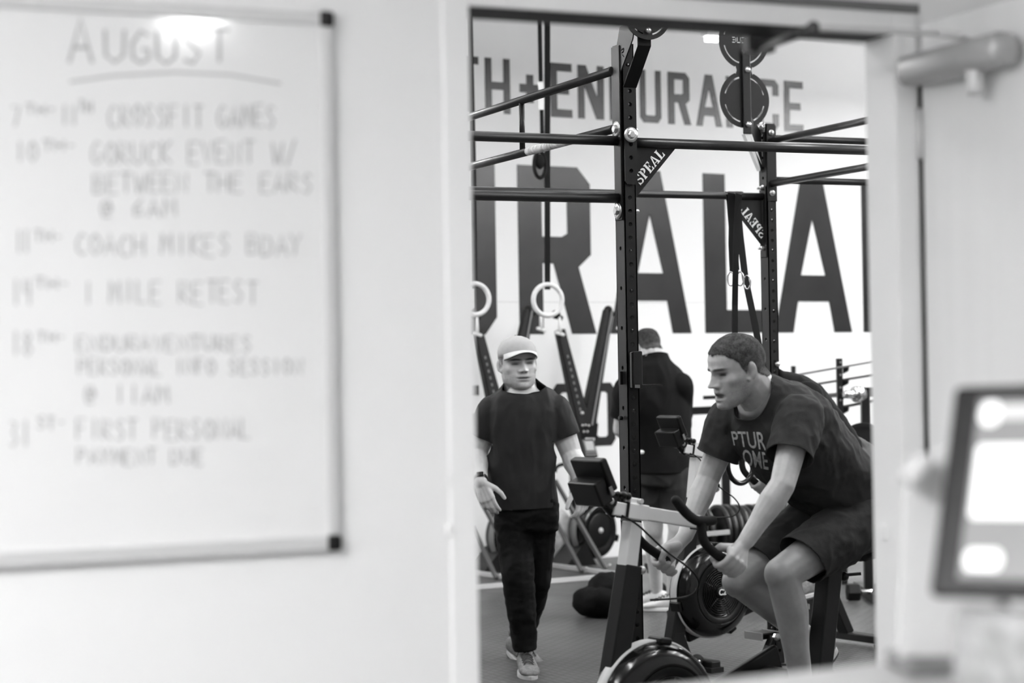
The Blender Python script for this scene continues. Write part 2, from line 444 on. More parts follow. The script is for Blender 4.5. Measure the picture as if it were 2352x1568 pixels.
# closer on the door face with its arm to the head
def DFp(px, py, off): return PL(px, py, o + DN * off, B3)
c0 = DFp(2068, 170, .045); c0 = o - A3 * 0.02 + DN * .045 + Z3 * (c0.z - o.z)
mb = MB(); rings = []
for t, k in ((0, .75), (.012, 1), (.30, 1), (.312, .75)):
    rings.append((c0 - A3 * t, DN * (.034 * k), Z3 * (.031 * k), 3.0))
mb.loft(rings, 24); cl = mb.build('door_closer', mat('grey closer cover', 170, .4, .3), door)
mb = MB(); ps = DFp(2238, 150, .05); mb.lathe([(.0, -.055), (.014, -.055), (.017, -.045), (.017, .03), (.012, .05), (0, .052)], ps, Z3, 20); mb.build('spindle', 'alu', cl)
el = P(1868, 64, 3.60); sh = P(1742, 112, 3.93)
mb = MB(); q = ps + Z3 * .045
mb.ribbon([q, DFp(2205, 84, .085), DFp(2150, 76, .10), el], .022, .008, V((0, 0, 1)).cross(B3)); mb.build('closer_arm', 'alu', cl)
mb = MB(); mb.tube([el, sh], .009); mb.ell(el, .013); mb.box(sh + Z3 * .008, (.06, .03, .03), B3, A3, Z3); mb.build('forearm', mat('dark closer arm', 70, .4, .5), cl)

# ------------------------------------------------------------------ painted wall lettering
def glyph(ch, sx, sy, c=.16, k=.10):
    """block letter in a unit box, sx / sy stroke widths; c chamfer in x, k chamfer in y"""
    X, Y = sx, sy
    if ch == 'E': return [[(0, 0), (1, 0), (1, Y), (X, Y), (X, .5 - Y / 2), (.86, .5 - Y / 2), (.86, .5 + Y / 2), (X, .5 + Y / 2), (X, 1 - Y), (1, 1 - Y), (1, 1), (0, 1)]]
    if ch == 'T': return [[(.5 - X / 2, 0), (.5 + X / 2, 0), (.5 + X / 2, 1 - Y), (1, 1 - Y), (1, 1), (0, 1), (0, 1 - Y), (.5 - X / 2, 1 - Y)]]
    if ch == 'H': return [[(0, 0), (X, 0), (X, .5 - Y / 2), (1 - X, .5 - Y / 2), (1 - X, 0), (1, 0), (1, 1), (1 - X, 1), (1 - X, .5 + Y / 2), (X, .5 + Y / 2), (X, 1), (0, 1)]]
    if ch == 'L': return [[(0, 0), (1, 0), (1, Y), (X, Y), (X, 1), (0, 1)]]
    if ch == 'N': return [[(0, 0), (X, 0), (X, .62), (1 - X * 1.2, 0), (1, 0), (1, 1), (1 - X, 1), (1 - X, .40), (X * 1.25, 1), (0, 1)]]
    if ch == '+': return [[(.5 - X / 2, 0), (.5 + X / 2, 0), (.5 + X / 2, .36), (1, .36), (1, .66), (.5 + X / 2, .66), (.5 + X / 2, 1), (.5 - X / 2, 1), (.5 - X / 2, .66), (0, .66), (0, .36), (.5 - X / 2, .36)]]
    if ch == 'U': return [[(0, k), (c, 0), (1 - c, 0), (1, k), (1, 1), (1 - X, 1), (1 - X, Y * 1.1), (1 - X - .06, Y), (X + .06, Y), (X, Y * 1.1), (X, 1), (0, 1)]]
    if ch in 'OD':
        cl, kl = (c, k) if ch == 'O' else (0, 0)
        out = [(0, kl), (cl, 0), (1 - c, 0), (1, k), (1, 1 - k), (1 - c, 1), (cl, 1), (0, 1 - kl)]
        out = [p for i, p in enumerate(out) if i == 0 or p != out[i - 1]]
        if ch == 'D': out = [(0, 0), (1 - c, 0), (1, k), (1, 1 - k), (1 - c, 1), (0, 1)]
        return [out, [(X, Y + .03), (X + .08, Y), (1 - X - .08, Y), (1 - X, Y + .03), (1 - X, 1 - Y - .03), (1 - X - .08, 1 - Y), (X + .08, 1 - Y), (X, 1 - Y - .03)]]
    if ch == 'C': return [[(0, k), (c, 0), (1 - c, 0), (1, k), (1, .32), (1 - X, .32), (1 - X, Y), (X, Y), (X, 1 - Y), (1 - X, 1 - Y), (1 - X, .68), (1, .68), (1, 1 - k), (1 - c, 1), (c, 1), (0, 1 - k)]]
    if ch == 'R': return [[(0, 0), (X, 0), (X, .42), (.46, .42), (1.03 - X * 1.05, 0), (1.03, 0), (.80, .40), (.80, .40), (.97, .475), (.97, 1 - k), (.80, 1), (0, 1)],
                          [(X, .58), (1 - X - .11, .58), (.97 - X, .60), (.97 - X, 1 - Y), (X, 1 - Y)]]
    if ch == 'A': return [[(0, 0), (.235, 0), (.30, .20), (.70, .20), (.765, 0), (1, 0), (.64, 1), (.36, 1)], [(.345, .37), (.655, .37), (.5, .73)]]
def paint_row(chars, z_top, z_bot):
    for ch, xl, xr, ref, sx, sy in chars:
        uL, uR = fu(FWp(xl, ref)), fu(FWp(xr, ref))
        w, h = uR - uL, z_top - z_bot
        g = [[(x * w, y * h) for x, y in p] for p in glyph(ch, sx, sy)]
        me = plate2d(g, 0.004, frame4(fw(uL, z_bot, 0.003), W3, Z3))
        link('painted_letter', me, 'letter', wall_far)
z1t, z1b = FWp(1270, 144).z, FWp(1290, 269.5).z
r1 = [('T', 1042, 1098, 140, .3, .14), ('H', 1114, 1171, 200, .26, .14), ('E', 1264.5, 1313, 200, .30, .15), ('N', 1327, 1386.5, 210, .25, .14),
      ('D', 1400, 1454, 220, .28, .14), ('U', 1469.5, 1518, 230, .27, .14), ('R', 1534, 1585, 235, .29, .14), ('A', 1598.5, 1657.5, 240, .3, .14), ('N', 1668, 1724, 240, .25, .14), ('C', 1738, 1788, 240, .27, .14), ('E', 1801, 1844, 245, .28, .14)]
paint_row(r1, z1t, z1b)
zp = (FWp(1217, 172).z, FWp(1217, 236).z); paint_row([('+', 1193, 1240, 200, .34, .3)], zp[0], zp[1])
z2t, z2b = FWp(1190, 378.2).z, FWp(1280, 766.7).z
r2 = [('U', 968, 1139, 600, .31, .14), ('R', 1191, 1362, 600, .315, .165), ('A', 1402, 1588, 766, .3, .14), ('L', 1617, 1755, 600, .36, .145), ('A', 1780, 1957, 764, .3, .14), ('N', 1980, 2150, 600, .3, .14)]
paint_row(r2, z2t, z2b)
z3t, z3b = FWp(1390, 878.5).z, FWp(1390, 1023).z
paint_row([('E', 1040, 1100, 950, .3, .15), ('O', 1270, 1329, 950, .29, .14), ('O', 1353, 1412.5, 950, .29, .14)], z3t, z3b)
# level joint in the far wall boards
mb = MB(); zz = FWp(1250, 694).z; uL, uR = fu(FWp(1000, 694)), fu(FWp(2100, 694))
mb.poly([fw(uL, zz, .0015), fw(uR, zz, .0015), fw(uR, zz + .004, .0015), fw(uL, zz + .004, .0015)], WN * .002); mb.build('wall_joint', mat('joint line', 205, .7), wall_far)

# ------------------------------------------------------------------ lamps
def lamp_bar(p, d, L, w, name, label, strength, group, z_mat):
    t = thing(name, label, 'ceiling light', p, group=group); side = V((d.y, -d.x, 0))
    hang = L > 1
    mb = MB(); mb.box(p + Z3 * .035, (L + .04, .07 if hang else w + .04, .07), d, -side, Z3); mb.build('housing', 'frame', t)
    mb = MB(); mb.box(p - Z3 * .02, (L, w, .035), d, -side, Z3); mb.build('diffuser', z_mat, t)
    if hang:
        for s_ in (-.4, .4): mb = MB(); mb.tube([p + d * (L * s_) + Z3 * .06, V((p.x, p.y, CEIL if p.z > 3 else LCEIL)) + d * (L * s_) - Z3 * .002], .004, 6); mb.build('suspension_cable', 'alu', t)
    return t
pm = mat('gym lamp diffuser', 250, .5, emit=GYM_LAMP * .62)
pw = mat('boosted fill lamp diffuser', 250, .5, emit=GYM_LAMP * 3.2); pw2 = mat('most boosted fill lamp diffuser', 250, .5, emit=GYM_LAMP * 4.4)  # outer lamps out of view, boosted to brighten the far wall
pn = mat('near gym lamp diffuser', 250, .5, emit=NEAR_LAMP)
pl = mat('lobby lamp diffuser', 250, .5, emit=LOBBY_LAMP); pl2 = mat('small lobby lamp diffuser', 250, .5, emit=LOBBY_LAMP * 1.8)
base = rigpt(LW0, 0, 0, 0)
for j, b in enumerate((-1.6, 1.0, 3.6, 6.2, 7.9, 9.5)):  # rightmost column and outer far rows added to light the far wall
    for i in range(4):
        a = ((2.2, 4.9, 7.6, 10.2) if b < 1.5 else (2.2, 4.8, 7.2, 9.2) if b > 9 else (2.2, 4.3, 6.4, 8.4) if b < 5 else (2.2, 4.0, 5.6, 7.1) if b < 7 else (2.0, 3.6, 5.0, 6.4))[i]
        rowname = ('first', 'second', 'third', 'fourth')[i]; colname = ('leftmost', 'second', 'third', 'fourth', 'fifth', 'rightmost')[j]
        lamp_bar(rigpt(LW0, a, b, CEIL - .42), A3, 1.4, .30, 'ceiling_light', 'unseen linear gym ceiling light, %s column, %s row from the partition' % (colname, rowname), 1, 'gym ceiling lights', pn if i == 0 else pw2 if (i >= 1 and j >= 4) else pw if (i >= 2 and j <= 1) else pm)
pv = P(1637, 83, 14.2); lamp_bar(pv, B3, .10, .06, 'pendant_light', 'small bright pendant light beyond the double disc target', 1, None, pm)
mb = MB(); tpar = [o_ for o_ in COL.objects if o_.name == 'pendant_light'][0]
mb.tube([pv + Z3 * .06, V((pv.x, pv.y, CEIL))], .006); mb.build('suspension_cable', 'alu', tpar)
lamp_bar(V((1.30, 1.02, LCEIL - .1)), A3, .30, .10, 'lobby_light', 'rectangular lobby ceiling light nearest the open door', 1, 'lobby ceiling lights', pl2)
lamp_bar(V((-1.15, .7, LCEIL - .34)), A3, 1.2, .4, 'lobby_light', 'unseen rectangular lobby fill light further from the door', 1, 'lobby ceiling lights', pl)  # lamp out of view, set left to brighten the door and jamb

# ------------------------------------------------------------------ whiteboard
TL, TR, BR, BL = LWp(-260, 5), LWp(757, 40), LWp(772, 1250), LWp(-260, 1312)
b1 = bt(LWp(764, 700)); b0 = b1 - 1.22
zt, zb = LWp(740, 33).z, LWp(760, 1262).z
wb = thing('whiteboard', 'framed whiteboard with a handwritten August calendar on the partition', 'whiteboard', rigpt(LW0, 0, (b0 + b1) / 2, zb))
mb = MB(); mb.box(rigpt(LW0, -.008, (b0 + b1) / 2, (zt + zb) / 2), (b1 - b0 - .02, .012, zt - zb - .02), B3, A3, Z3); mb.build('writing_surface', 'board', wb)
for nm, bb0, bb1, z0, z1 in (('frame_rail', b0, b1, zt - .022, zt), ('frame_rail', b0, b1, zb, zb + .026), ('frame_rail', b0, b0 + .02, zb + .026, zt - .022), ('frame_rail', b1 - .02, b1, zb + .026, zt - .022)):
    mb = MB(); mb.box(rigpt(LW0, -.010, (bb0 + bb1) / 2, (z0 + z1) / 2), (bb1 - bb0, .02, z1 - z0), B3, A3, Z3); bevel(mb.build(nm, 'alu', wb), .003)
for bb in (b0, b1):
    for z in (zt - .011, zb + .013):
        mb = MB(); mb.box(rigpt(LW0, -.012, bb + (.009 if bb == b0 else -.009), z), (.026, .026, .028), B3, A3, Z3); bevel(mb.build('frame_corner', 'black_plastic', wb), .006)
STROKES = {
 'A': [[(0, 0), (.5, 1), (1, 0)], [(.18, .35), (.82, .35)]], 'B': [[(0, 0), (0, 1), (.7, .95), (.75, .6), (0, .52), (.9, .42), (.85, .05), (0, 0)]],
 'C': [[(.95, .85), (.5, 1), (.05, .6), (.1, .2), (.5, 0), (.95, .12)]], 'D': [[(0, 0), (0, 1), (.7, .9), (.95, .5), (.7, .1), (0, 0)]],
 'E': [[(.9, 1), (0, 1), (0, 0), (.9, 0)], [(0, .52), (.7, .52)]], 'F': [[(.9, 1), (0, 1), (0, 0)], [(0, .55), (.7, .55)]],
 'G': [[(.9, .85), (.5, 1), (.05, .6), (.1, .15), (.5, 0), (.9, .15), (.9, .42), (.55, .42)]], 'H': [[(0, 0), (0, 1)], [(1, 0), (1, 1)], [(0, .5), (1, .5)]],
 'I': [[(.5, 0), (.5, 1)]], 'K': [[(0, 0), (0, 1)], [(.9, 1), (0, .45), (.9, 0)]], 'L': [[(0, 1), (0, 0), (.85, 0)]],
 'M': [[(0, 0), (.08, 1), (.5, .3), (.92, 1), (1, 0)]], 'N': [[(0, 0), (0, 1), (1, 0), (1, 1)]], 'O': [[(.5, 1), (.08, .7), (.08, .3), (.5, 0), (.92, .3), (.92, .7), (.5, 1)]],
 'P': [[(0, 0), (0, 1), (.8, .9), (.8, .55), (0, .48)]], 'R': [[(0, 0), (0, 1), (.8, .9), (.75, .55), (0, .5), (.95, 0)]],
 'S': [[(.9, .88), (.45, 1), (.1, .78), (.85, .3), (.5, 0), (.05, .12)]], 'T': [[(0, 1), (1, 1)], [(.5, 1), (.5, 0)]],
 'U': [[(0, 1), (.05, .2), (.5, 0), (.95, .2), (1, 1)]], 'V': [[(0, 1), (.5, 0), (1, 1)]], 'W': [[(0, 1), (.25, 0), (.5, .7), (.75, 0), (1, 1)]],
 'Y': [[(0, 1), (.5, .5), (1, 1)], [(.5, .5), (.4, 0)]], '1': [[(.5, 0), (.5, 1)]], '3': [[(.1, .95), (.8, .85), (.4, .52), (.9, .25), (.4, 0), (.05, .1)]],
 '4': [[(.7, 0), (.7, 1)], [(.1, 1), (.05, .5), (.9, .5)]], '6': [[(.8, 1), (.15, .5), (.2, .05), (.8, .1), (.75, .45), (.15, .4)]], '7': [[(.05, 1), (.9, 1), (.4, 0)]],
 '8': [[(.5, .55), (.1, .8), (.5, 1), (.9, .8), (.5, .55), (.05, .22), (.5, 0), (.95, .22), (.5, .55)]], '0': [[(.5, 1), (.1, .7), (.1, .3), (.5, 0), (.9, .3), (.9, .7), (.5, 1)]],
 '-': [[(.2, .5), (.8, .5)]], '@': [[(.7, .3), (.4, .3), (.4, .7), (.7, .7), (.75, .3), (.95, .5), (.7, .95), (.2, .9), (.02, .5), (.2, .05), (.8, .05)]], '/': [[(.1, -.1), (.9, 1.1)]], "'": [[(.5, 1), (.45, .8)]]}
def write(txt, xl, xr, yt, yb, w=.0035, slope=0.0):
    n = len(txt); step = (xr - xl) / n; mb = MB(); off = -.0145
    for i, ch in enumerate(txt):
        if ch not in STROKES: continue
        x0 = xl + i * step; jx, jy = random.uniform(-.05, .05) * step, random.uniform(-.06, .06) * (yb - yt)
        for st in STROKES[ch]:
            pts = []
            for (sx, sy) in st:
                X = x0 + jx + sx * step * .74; Y = yb - sy * (yb - yt) + jy + slope * (X - xl)
                pts.append(LWp(X, Y, off))
            mb.ribbon(pts, w, .0008, A3.cross((pts[1] - pts[0]).normalized()))
    o_ = mb.build('handwriting', 'marker', wb); o_['kind'] = 'stuff'; return o_
write('A', 160, 232, 48, 148, .006); write('UGUST', 240, 545, 72, 146, .0055)
mb = MB(); pts = [LWp(x, y, -.0145) for x, y in ((160, 188), (260, 174), (400, 166), (530, 172), (645, 192))]; mb.ribbon(pts, .004, .0008, Z3); mb.build('underline', 'marker', wb)
write('7', 26, 55, 243, 288); write('TH-', 60, 135, 240, 262); write('11', 140, 182, 243, 288); write('TH', 182, 215, 232, 258); write('CROSSFIT GAMES', 250, 640, 242, 292)
write('10', 36, 95, 325, 370); write('TH-', 98, 180, 322, 346); write('GORUCK EVENT W/', 210, 690, 325, 376); write('BETWEEN THE EARS', 215, 725, 398, 442); write('@ 6AM', 230, 415, 458, 498)
write('11', 38, 72, 530, 582); write('TH-', 80, 150, 530, 555); write('COACH MIKES BDAY', 175, 700, 538, 586)
write('14', 28, 80, 640, 698); write('TH-', 82, 165, 638, 662); write('1 MILE RETEST', 190, 600, 645, 696)
write('18', 25, 80, 760, 815); write('TH-', 88, 155, 762, 785); write('ENDURAVENTURES', 178, 585, 770, 806); write('PERSONAL INFO SESSION', 180, 700, 824, 860); write('@ 11AM', 195, 395, 884, 926)
write('31', 22, 75, 962, 1022); write('ST-', 85, 155, 956, 985); write('FIRST PERSONAL', 178, 585, 962, 1008); write('PAYMENT DUE', 178, 475, 1030, 1066)

# ------------------------------------------------------------------ lobby counter with the tablet, close to the camera
zc = 1.13
e0, e1 = PZ(1370, 1590, zc), PZ(2060, 1514, zc)
dE = (e1 - e0); dE.z = 0; dE.normalize(); nE = V((dE.y, -dE.x, 0))
ct = thing('reception_counter', 'out of focus pale reception counter at the bottom right corner', 'counter', V((e0.x + .5, e0.y - .2, 0)))
mb = MB(); mb.poly([e0, e0 + dE * 1.15, e0 + dE * 1.15 + nE * .55, e0 + nE * .55], (0, 0, -.04)); bevel(mb.build('counter_top', 'counter', ct), .008)
mb = MB(); mb.poly([e0 + nE * .05 + dE * .04 - Z3 * .04, e0 + dE * 1.12 + nE * .05 - Z3 * .04, e0 + dE * 1.12 + nE * .5 - Z3 * .04, e0 + nE * .5 + dE * .04 - Z3 * .04], (0, 0, -(zc - .04))); mb.build('counter_body', 'counter', ct)
TD = 2.30
tb = thing('tablet', 'dark framed tablet with a bright screen leaning on its pale stand', 'tablet', P(2300, 1370, TD))
a_, b_, c_, d_ = P(2190, 884, TD + .05), P(2560, 872, TD - .06), P(2520, 1388, TD - .15), P(2130, 1364, TD - .05)
c_ = b_ + d_ - a_
nT = (b_ - a_).cross(d_ - a_).normalized()
if nT.y > 0: nT = -nT
mb = MB(); mb.poly([a_, b_, c_, d_], nT * -.018); bevel(mb.build('tablet_case', 'black_plastic', tb), .008, 3)
def qp(u, v, off): return (a_.lerp(b_, u)).lerp(d_.lerp(c_, u), v) + nT * off
mb = MB(); mb.poly([qp(.18, .075, .001), qp(.935, .075, .001), qp(.935, .925, .001), qp(.18, .925, .001)], nT * .0005)
mb.build('screen', mat('tablet screen', 90, .15, emit=.20), tb)
def rrect(u0, u1, v0, v1, r=.04, n=6):
    out = []
    for cx, cy, s in ((u1 - r, v1 - r, 0), (u0 + r, v1 - r, 1), (u0 + r, v0 + r, 2), (u1 - r, v0 + r, 3)):
        for k in range(n + 1):
            t = math.pi / 2 * (s + k / n); out.append((cx + r * math.cos(t), cy + r * math.sin(t)))
    return out
sw = mat('white screen panel', 200, .3, emit=.7)
for nm, R in (('screen_panel', (.205, .93, .30, .65, .03)), ('screen_button', (.195, .335, .09, .21, .055)), ('screen_button', (.205, .44, .79, .89, .045)), ('screen_bar', (.33, .93, .11, .18, .02))):
    mb = MB(); mb.poly([qp(u, v, .002) for u, v in rrect(*R)], nT * .0004); mb.build(nm, sw if nm != 'screen_bar' else mat('dim screen bar', 150, .3, emit=.4), tb)
sd = thing('tablet_stand', 'pale slanted stand holding the tablet beside the doorway', 'stand', P(2110, 1500, 2.42))
mb = MB(); pts = [P(2072, 1135, 2.42), P(2105, 1090, 2.42), P(2165, 1020, 2.42), P(2290, 1010, 2.42), P(2290, 1516, 2.42), P(2056, 1516, 2.42)]
mb.poly(pts, V((.03, .045, 0))); bevel(mb.build('side_panel', 'stand_paint', sd), .006)
mb = MB(); mb.beam(P(2080, 1108, 2.38), P(2128, 1045, 2.38), .05, .018); bevel(mb.build('edge_clip', 'counter', sd), .006)
p0, p1 = P(2185, 1400, 2.16), P(2560, 1388, 2.0)
bx = thing('stone_box', 'mottled pale box below the tablet on the counter', 'box', V((p0.x, p0.y, zc)))
mb = MB(); mb.poly([V((p0.x, p0.y, zc)), V((p1.x, p1.y, zc)), V((p1.x, p1.y, p0.z)), p0], V((.02, .07, 0))); bevel(mb.build('box_body', 'mottled', bx), .012, 3)
mb = MB(); q0_, q1_ = PZ(2060, 1522, zc + .012), PZ(2225, 1516, zc + .012); mb.beam(q0_, q1_, .09, .022); bevel(mb.build('box_tray', mat('grey tray', 110, .5), bx), .004)
# ------------------------------------------------------------------ pull-up rig
Q1 = P(1441, 700, 7.62); Q2 = P(1766, 600, 10.05)
RIG_L = 'black steel pull-up rig with '
def post_mesh(z0, z1, step_from_top=.1):
    """2 x 3 inch upright with real holes, local: x along B (2in), y along A (3in)"""
    mb = MB(); w, dpt, t = .0508, .0762, .005
    zs = []
    z = z1 - .03
    while z > z0 + .05:
        zs.append(z); z -= .0508 if not (.75 < z < 1.0) else .0254
    for nm, width, fr, holes in (('f', w, frame4((0, -dpt / 2 + t / 2, 0), (1, 0, 0), (0, 0, 1)), zs), ('b', w, frame4((0, dpt / 2 - t / 2, 0), (1, 0, 0), (0, 0, 1)), zs),
                           ('l', dpt, frame4((-w / 2 + t / 2, 0, 0), (0, 1, 0), (0, 0, 1)), zs), ('r', dpt, frame4((w / 2 - t / 2, 0, 0), (0, 1, 0), (0, 0, 1)), zs)):
        hs = holes if nm in 'fb' else [z + .012 for i, z in enumerate(holes) if (z > 2.2 or i % 3 == 0)]
        polys = [[(-width / 2, z0), (width / 2, z0), (width / 2, z1), (-width / 2, z1)]] + [circ(0, z, .0085, 14) for z in hs if z < z1 - .01]
        me = plate2d(polys, t, fr); mb_from_mesh(mb, me)
    mb.box((0, 0, z0 + .004), (.12, .15, .008))
    return mb.mesh('upright')
POSTS = {}
def put_post(Q, H, parent, name='upright'):
    key = round(H, 4)
    if key not in POSTS: POSTS[key] = post_mesh(0.0, H)
    o = link(name, POSTS[key], 'black_steel', parent)
    o.location = V((Q.x, Q.y, 0)) - wloc(parent); o.rotation_euler = (0, 0, AL); return o
H1 = 1.51 + (841 - 104) / 600.0; H1 = P(1412, 104, 7.62).z
H2 = P(1760, 286, 10.05).z
rig = thing('pull_up_rig', 'black steel pull-up rig with drilled uprights and round crossbars', 'rig', V((Q1.x, Q1.y, 0)))
up1 = put_post(Q1, H1, rig); up2 = put_post(Q2, H2, rig)
zu = lambda px, py, d: P(px, py, d).z
def bar(p, q, r=.0175, name='crossbar', m='worn_steel'):
    mb = MB(); mb.tube([p, q], r, 18); return mb.build(name, m, rig)
def at1(a, b, z): return rigpt(Q1, a, b, z)
def at2(a, b, z): return rigpt(Q2, a, b, z)
zA1, zA2 = zu(1404, 165, 7.66), zu(1404, 298, 7.66)
zB1, zB2 = zu(1412, 323, 7.60), zu(1413, 455, 7.60)
LA = 3.0
bA1 = bar(at1(.03, -.03, zA1), at1(LA, -.03, zA1)); bA2 = bar(at1(.03, -.03, zA2), at1(LA, -.03, zA2))
for a in (.90, 1.95, 2.75):
    p = at1(a, -.03, zA2); q = at1(a, -.03, zA1); mb = MB(); mb.tube([p, q], .012); mb.build('rung', 'black_steel', rig)
# chalk worn patch on the lower pipe
mb = MB(); mb.tube([at1(.40, -.03, zA2), at1(.84, -.03, zA2)], .0179, 18, cap=False); mb.build('chalk_patch', 'chalk', rig)
bar(at1(0, -.03, zB1), at1(0, -2.2, zB1), .019, m='black_steel'); bar(at1(0, -.03, zB2), at1(0, -2.2, zB2), .019, m='black_steel')
zR = zu(1472, 326, 7.62)
bar(at1(0, .03, zR), at1(0, 1.85, zR), .0195)
# post at the far ends (behind the partition edges)
put_post(at1(LA, 0, 0), H1, rig); put_post(at1(0, -2.2, 0), H1, rig); put_post(at1(0, 1.87, 0), H1, rig)
zF = zu(1745, 452, 10.05)
bar(at2(0, -.03, zF), at2(0, -3.9, zF), .0185, m='black_steel'); put_post(at2(0, -3.9, 0), H2, rig)
zq1, zq2 = zu(1775, 317, 10.08), zu(1780, 413, 10.08)
bar(at2(.02, .03, zq1), at2(.02, 1.85, zq1)); bar(at2(.02, .03, zq2), at2(.02, 1.85, zq2)); put_post(at2(0, 1.87, 0), H2, rig)
zs1, zs2 = zu(1766, 323, 10.0), zu(1770, 421, 10.0)
bar(at2(-.03, .005, zs1), at2(-1.88, .005, zs1)); bar(at2(-.03, .005, zs2), at2(-1.88, .005, zs2))
# end plates and bolts
def bolt(p, n, r=.022, nm='bolt'):
    n = V(n).normalized(); mb = MB(); mb.lathe([(0, 0), (r, 0), (r, .003), (r * .55, .004)], p, n, 20); 
    w = mb.build('washer', 'silver', rig)
    mb = MB(); mb.lathe([(r * .55, .003), (r * .55, .012), (r * .42, .015), (0, .015)], p, n, 6, False); mb.build(nm, 'silver', rig)
def plate(c, sx, sz, n, side, nm='end_plate'):
    mb = MB(); mb.box(c, (sx, .006, sz), side, n, Z3); bevel(mb.build(nm, 'black_steel', rig), .004)
plate(at1(0, -.029, (zB1 + zB2) / 2), .06, zB1 - zB2 + .17, B3, -A3 if False else A3)
for z in (zu(1414, 296, 7.6), zu(1416, 484, 7.6)): bolt(at1(-.0, -.033, z), -B3, .031)
plate(at1(0, -.032, (zA1 + zA2) / 2 + .02), .07, zA1 - zA2 + .14, B3, A3)
bolt(at1(-.054, 0, zu(1447, 310, 7.58)), -A3, .029)
for py in (297, 484):
    p = at1(0, .03, zu(1463, py, 7.62)); mb = MB(); mb.tube([p, p + B3 * .02], .008, 8); mb.ell(p + B3 * .02, .008); mb.build('bolt_end', 'silver', rig)
plate(at2(-.041, .002, (zs1 + zs2) / 2 - .005), .055, zs1 - zs2 + .17, A3, B3)
for py in (304, 443): bolt(at2(-.045, .0, zu(1772, py, 10.0)), -A3, .015)
bolt(at2(-.01, -.03, zu(1748, 293, 10.03)), -B3 - A3 * .5, .027)
for py in (433, 571):
    p = at2(0, -.028, zu(1745, py, 10.05)); mb = MB(); mb.lathe([(0, 0), (.018, 0), (.018, .003), (.011, .004), (.011, .016), (.006, .017), (.006, .032), (0, .033)], p, -B3, 8, False); mb.build('bolt_end', 'silver', rig)
plate(at2(0, -.029, zu(1750, 510, 10.05)), .06, .36, B3, A3)
p = at2(-.045, .012, zu(1784, 836, 10.0)); mb = MB(); mb.ell(p, .014); mb.build('bolt', 'silver', rig)
plate(at1(0, .029, zR - .10), .06, .36, B3, A3)
# SPEAL gussets: triangular plates under the crossbars, stencil letters
def arc(cx, cy, r, a0, a1, n=8): return [(cx + r * math.cos(math.radians(a0 + (a1 - a0) * k / n)), cy + r * math.sin(math.radians(a0 + (a1 - a0) * k / n))) for k in range(n + 1)]
def stencil(ch):
    """stencil slab serif pieces in a box 0..w x 0..1"""
    if ch == 'P': return .68, [[(0, 0), (.36, 0), (.36, .07), (.28, .1), (.28, .9), (.0, .9 + .1), (0, .93), (.07, .9), (.07, .1), (0, .07)], [(.33, 1), (.45, 1)] + arc(.42, .73, .27, 80, -80)[0:] + [(.33, .46), (.33, .53), (.42, .54)] + arc(.40, .73, .09, -70, 70) + [(.33, .93)]]
    if ch == 'E': return .66, [[(0, 0), (.28, 0), (.28, 1), (0, 1), (0, .93), (.07, .9), (.07, .1), (0, .07)], [(.33, 0), (.66, 0), (.66, .3), (.6, .3), (.5, .09), (.33, .08)], [(.33, 1), (.64, 1), (.64, .72), (.58, .72), (.48, .91), (.33, .92)], [(.33, .46), (.44, .46), (.46, .36), (.5, .36), (.5, .68), (.46, .68), (.44, .55), (.33, .55)]]
    if ch == 'A': return .86, [[(0, 0), (.26, 0), (.26, .07), (.2, .09), (.42, .74), (.36, 1), (.07, .09), (0, .07)], [(.45, .0), (.86, 0), (.86, .07), (.8, .09), (.52, 1), (.40, 1), (.58, .3), (.34, .3), (.32, .22), (.59, .22), (.56, .09), (.45, .07)]]
    if ch == 'L': return .64, [[(0, 0), (.28, 0), (.28, .9), (.36, .93), (.36, 1), (0, 1), (0, .93), (.07, .9), (.07, .1), (0, .07)], [(.33, 0), (.64, 0), (.64, .36), (.58, .36), (.48, .1), (.33, .08)]]
    if ch == 'S': return .62, [[(.05, .34), (.0, .34), (.0, 0), (.05, 0), (.1, .05), (.29, -.02), (.29, .08), (.14, .16)], [(.33, -.02), (.5, .02), (.61, .16), (.6, .38), (.5, .5), (.33, .56), (.12, .66), (.2, .84), (.29, .9), (.29, 1.02), (.1, .96), (.0, .8), (.03, .62), (.14, .5), (.33, .43), (.45, .33), (.46, .2), (.33, .08)], [(.33, 1.02), (.46, .96), (.52, 1), (.57, 1), (.57, .7), (.52, .7), (.45, .84), (.33, .9)]]
def gusset(corner, xdir, size, zsz, mirror, label):
    """corner under the bar, xdir along the bar away from the upright"""
    nrm = -A3
    mb = MB(); off = -nrm * .005
    mb.poly([corner, corner + xdir * size, corner - Z3 * zsz], off)
    g = mb.build('gusset', 'black_steel', rig)
    p, q = corner - Z3 * zsz, corner + xdir * size       # the slanting edge
    d = (q - p); L = d.length; d.normalize(); upv = (corner - p).normalized()
    upv = (upv - d * upv.dot(d)).normalized()
    hgt = L * .148; widths = sum(stencil(c)[0] for c in 'SPEAL') + .5
    u0 = .235 * L if not mirror else .12 * L; sc = hgt
    lm = MB(); u = u0
    for c in 'SPEAL':
        w, ps = stencil(c)
        for pp in ps:
            pts = [p + d * (u + x * sc * 1.02) + upv * (.06 * L + y * sc) + nrm * .0012 for x, y in pp]
            me = plate2d([[(0, 0), (1, 0), (0, 1)]], .001, None) if False else None
            cu = [[(V(t) - p).dot(d), (V(t) - p).dot(upv)] for t in pts]
            mm = plate2d([cu], .0012, frame4(p + nrm * .0014, d, upv)); mb_from_mesh(lm, mm)
        u += (w + .1) * sc * 1.02
    lm.build('stencil_lettering', 'white_print', g)
gc = at1(-.0, .034, zR - .018)
gusset(gc, B3, .186, .205, False, '')
gc2 = at2(-.0, -.034, zF - .018)
gusset(gc2, -B3, .205, .235, True, '')
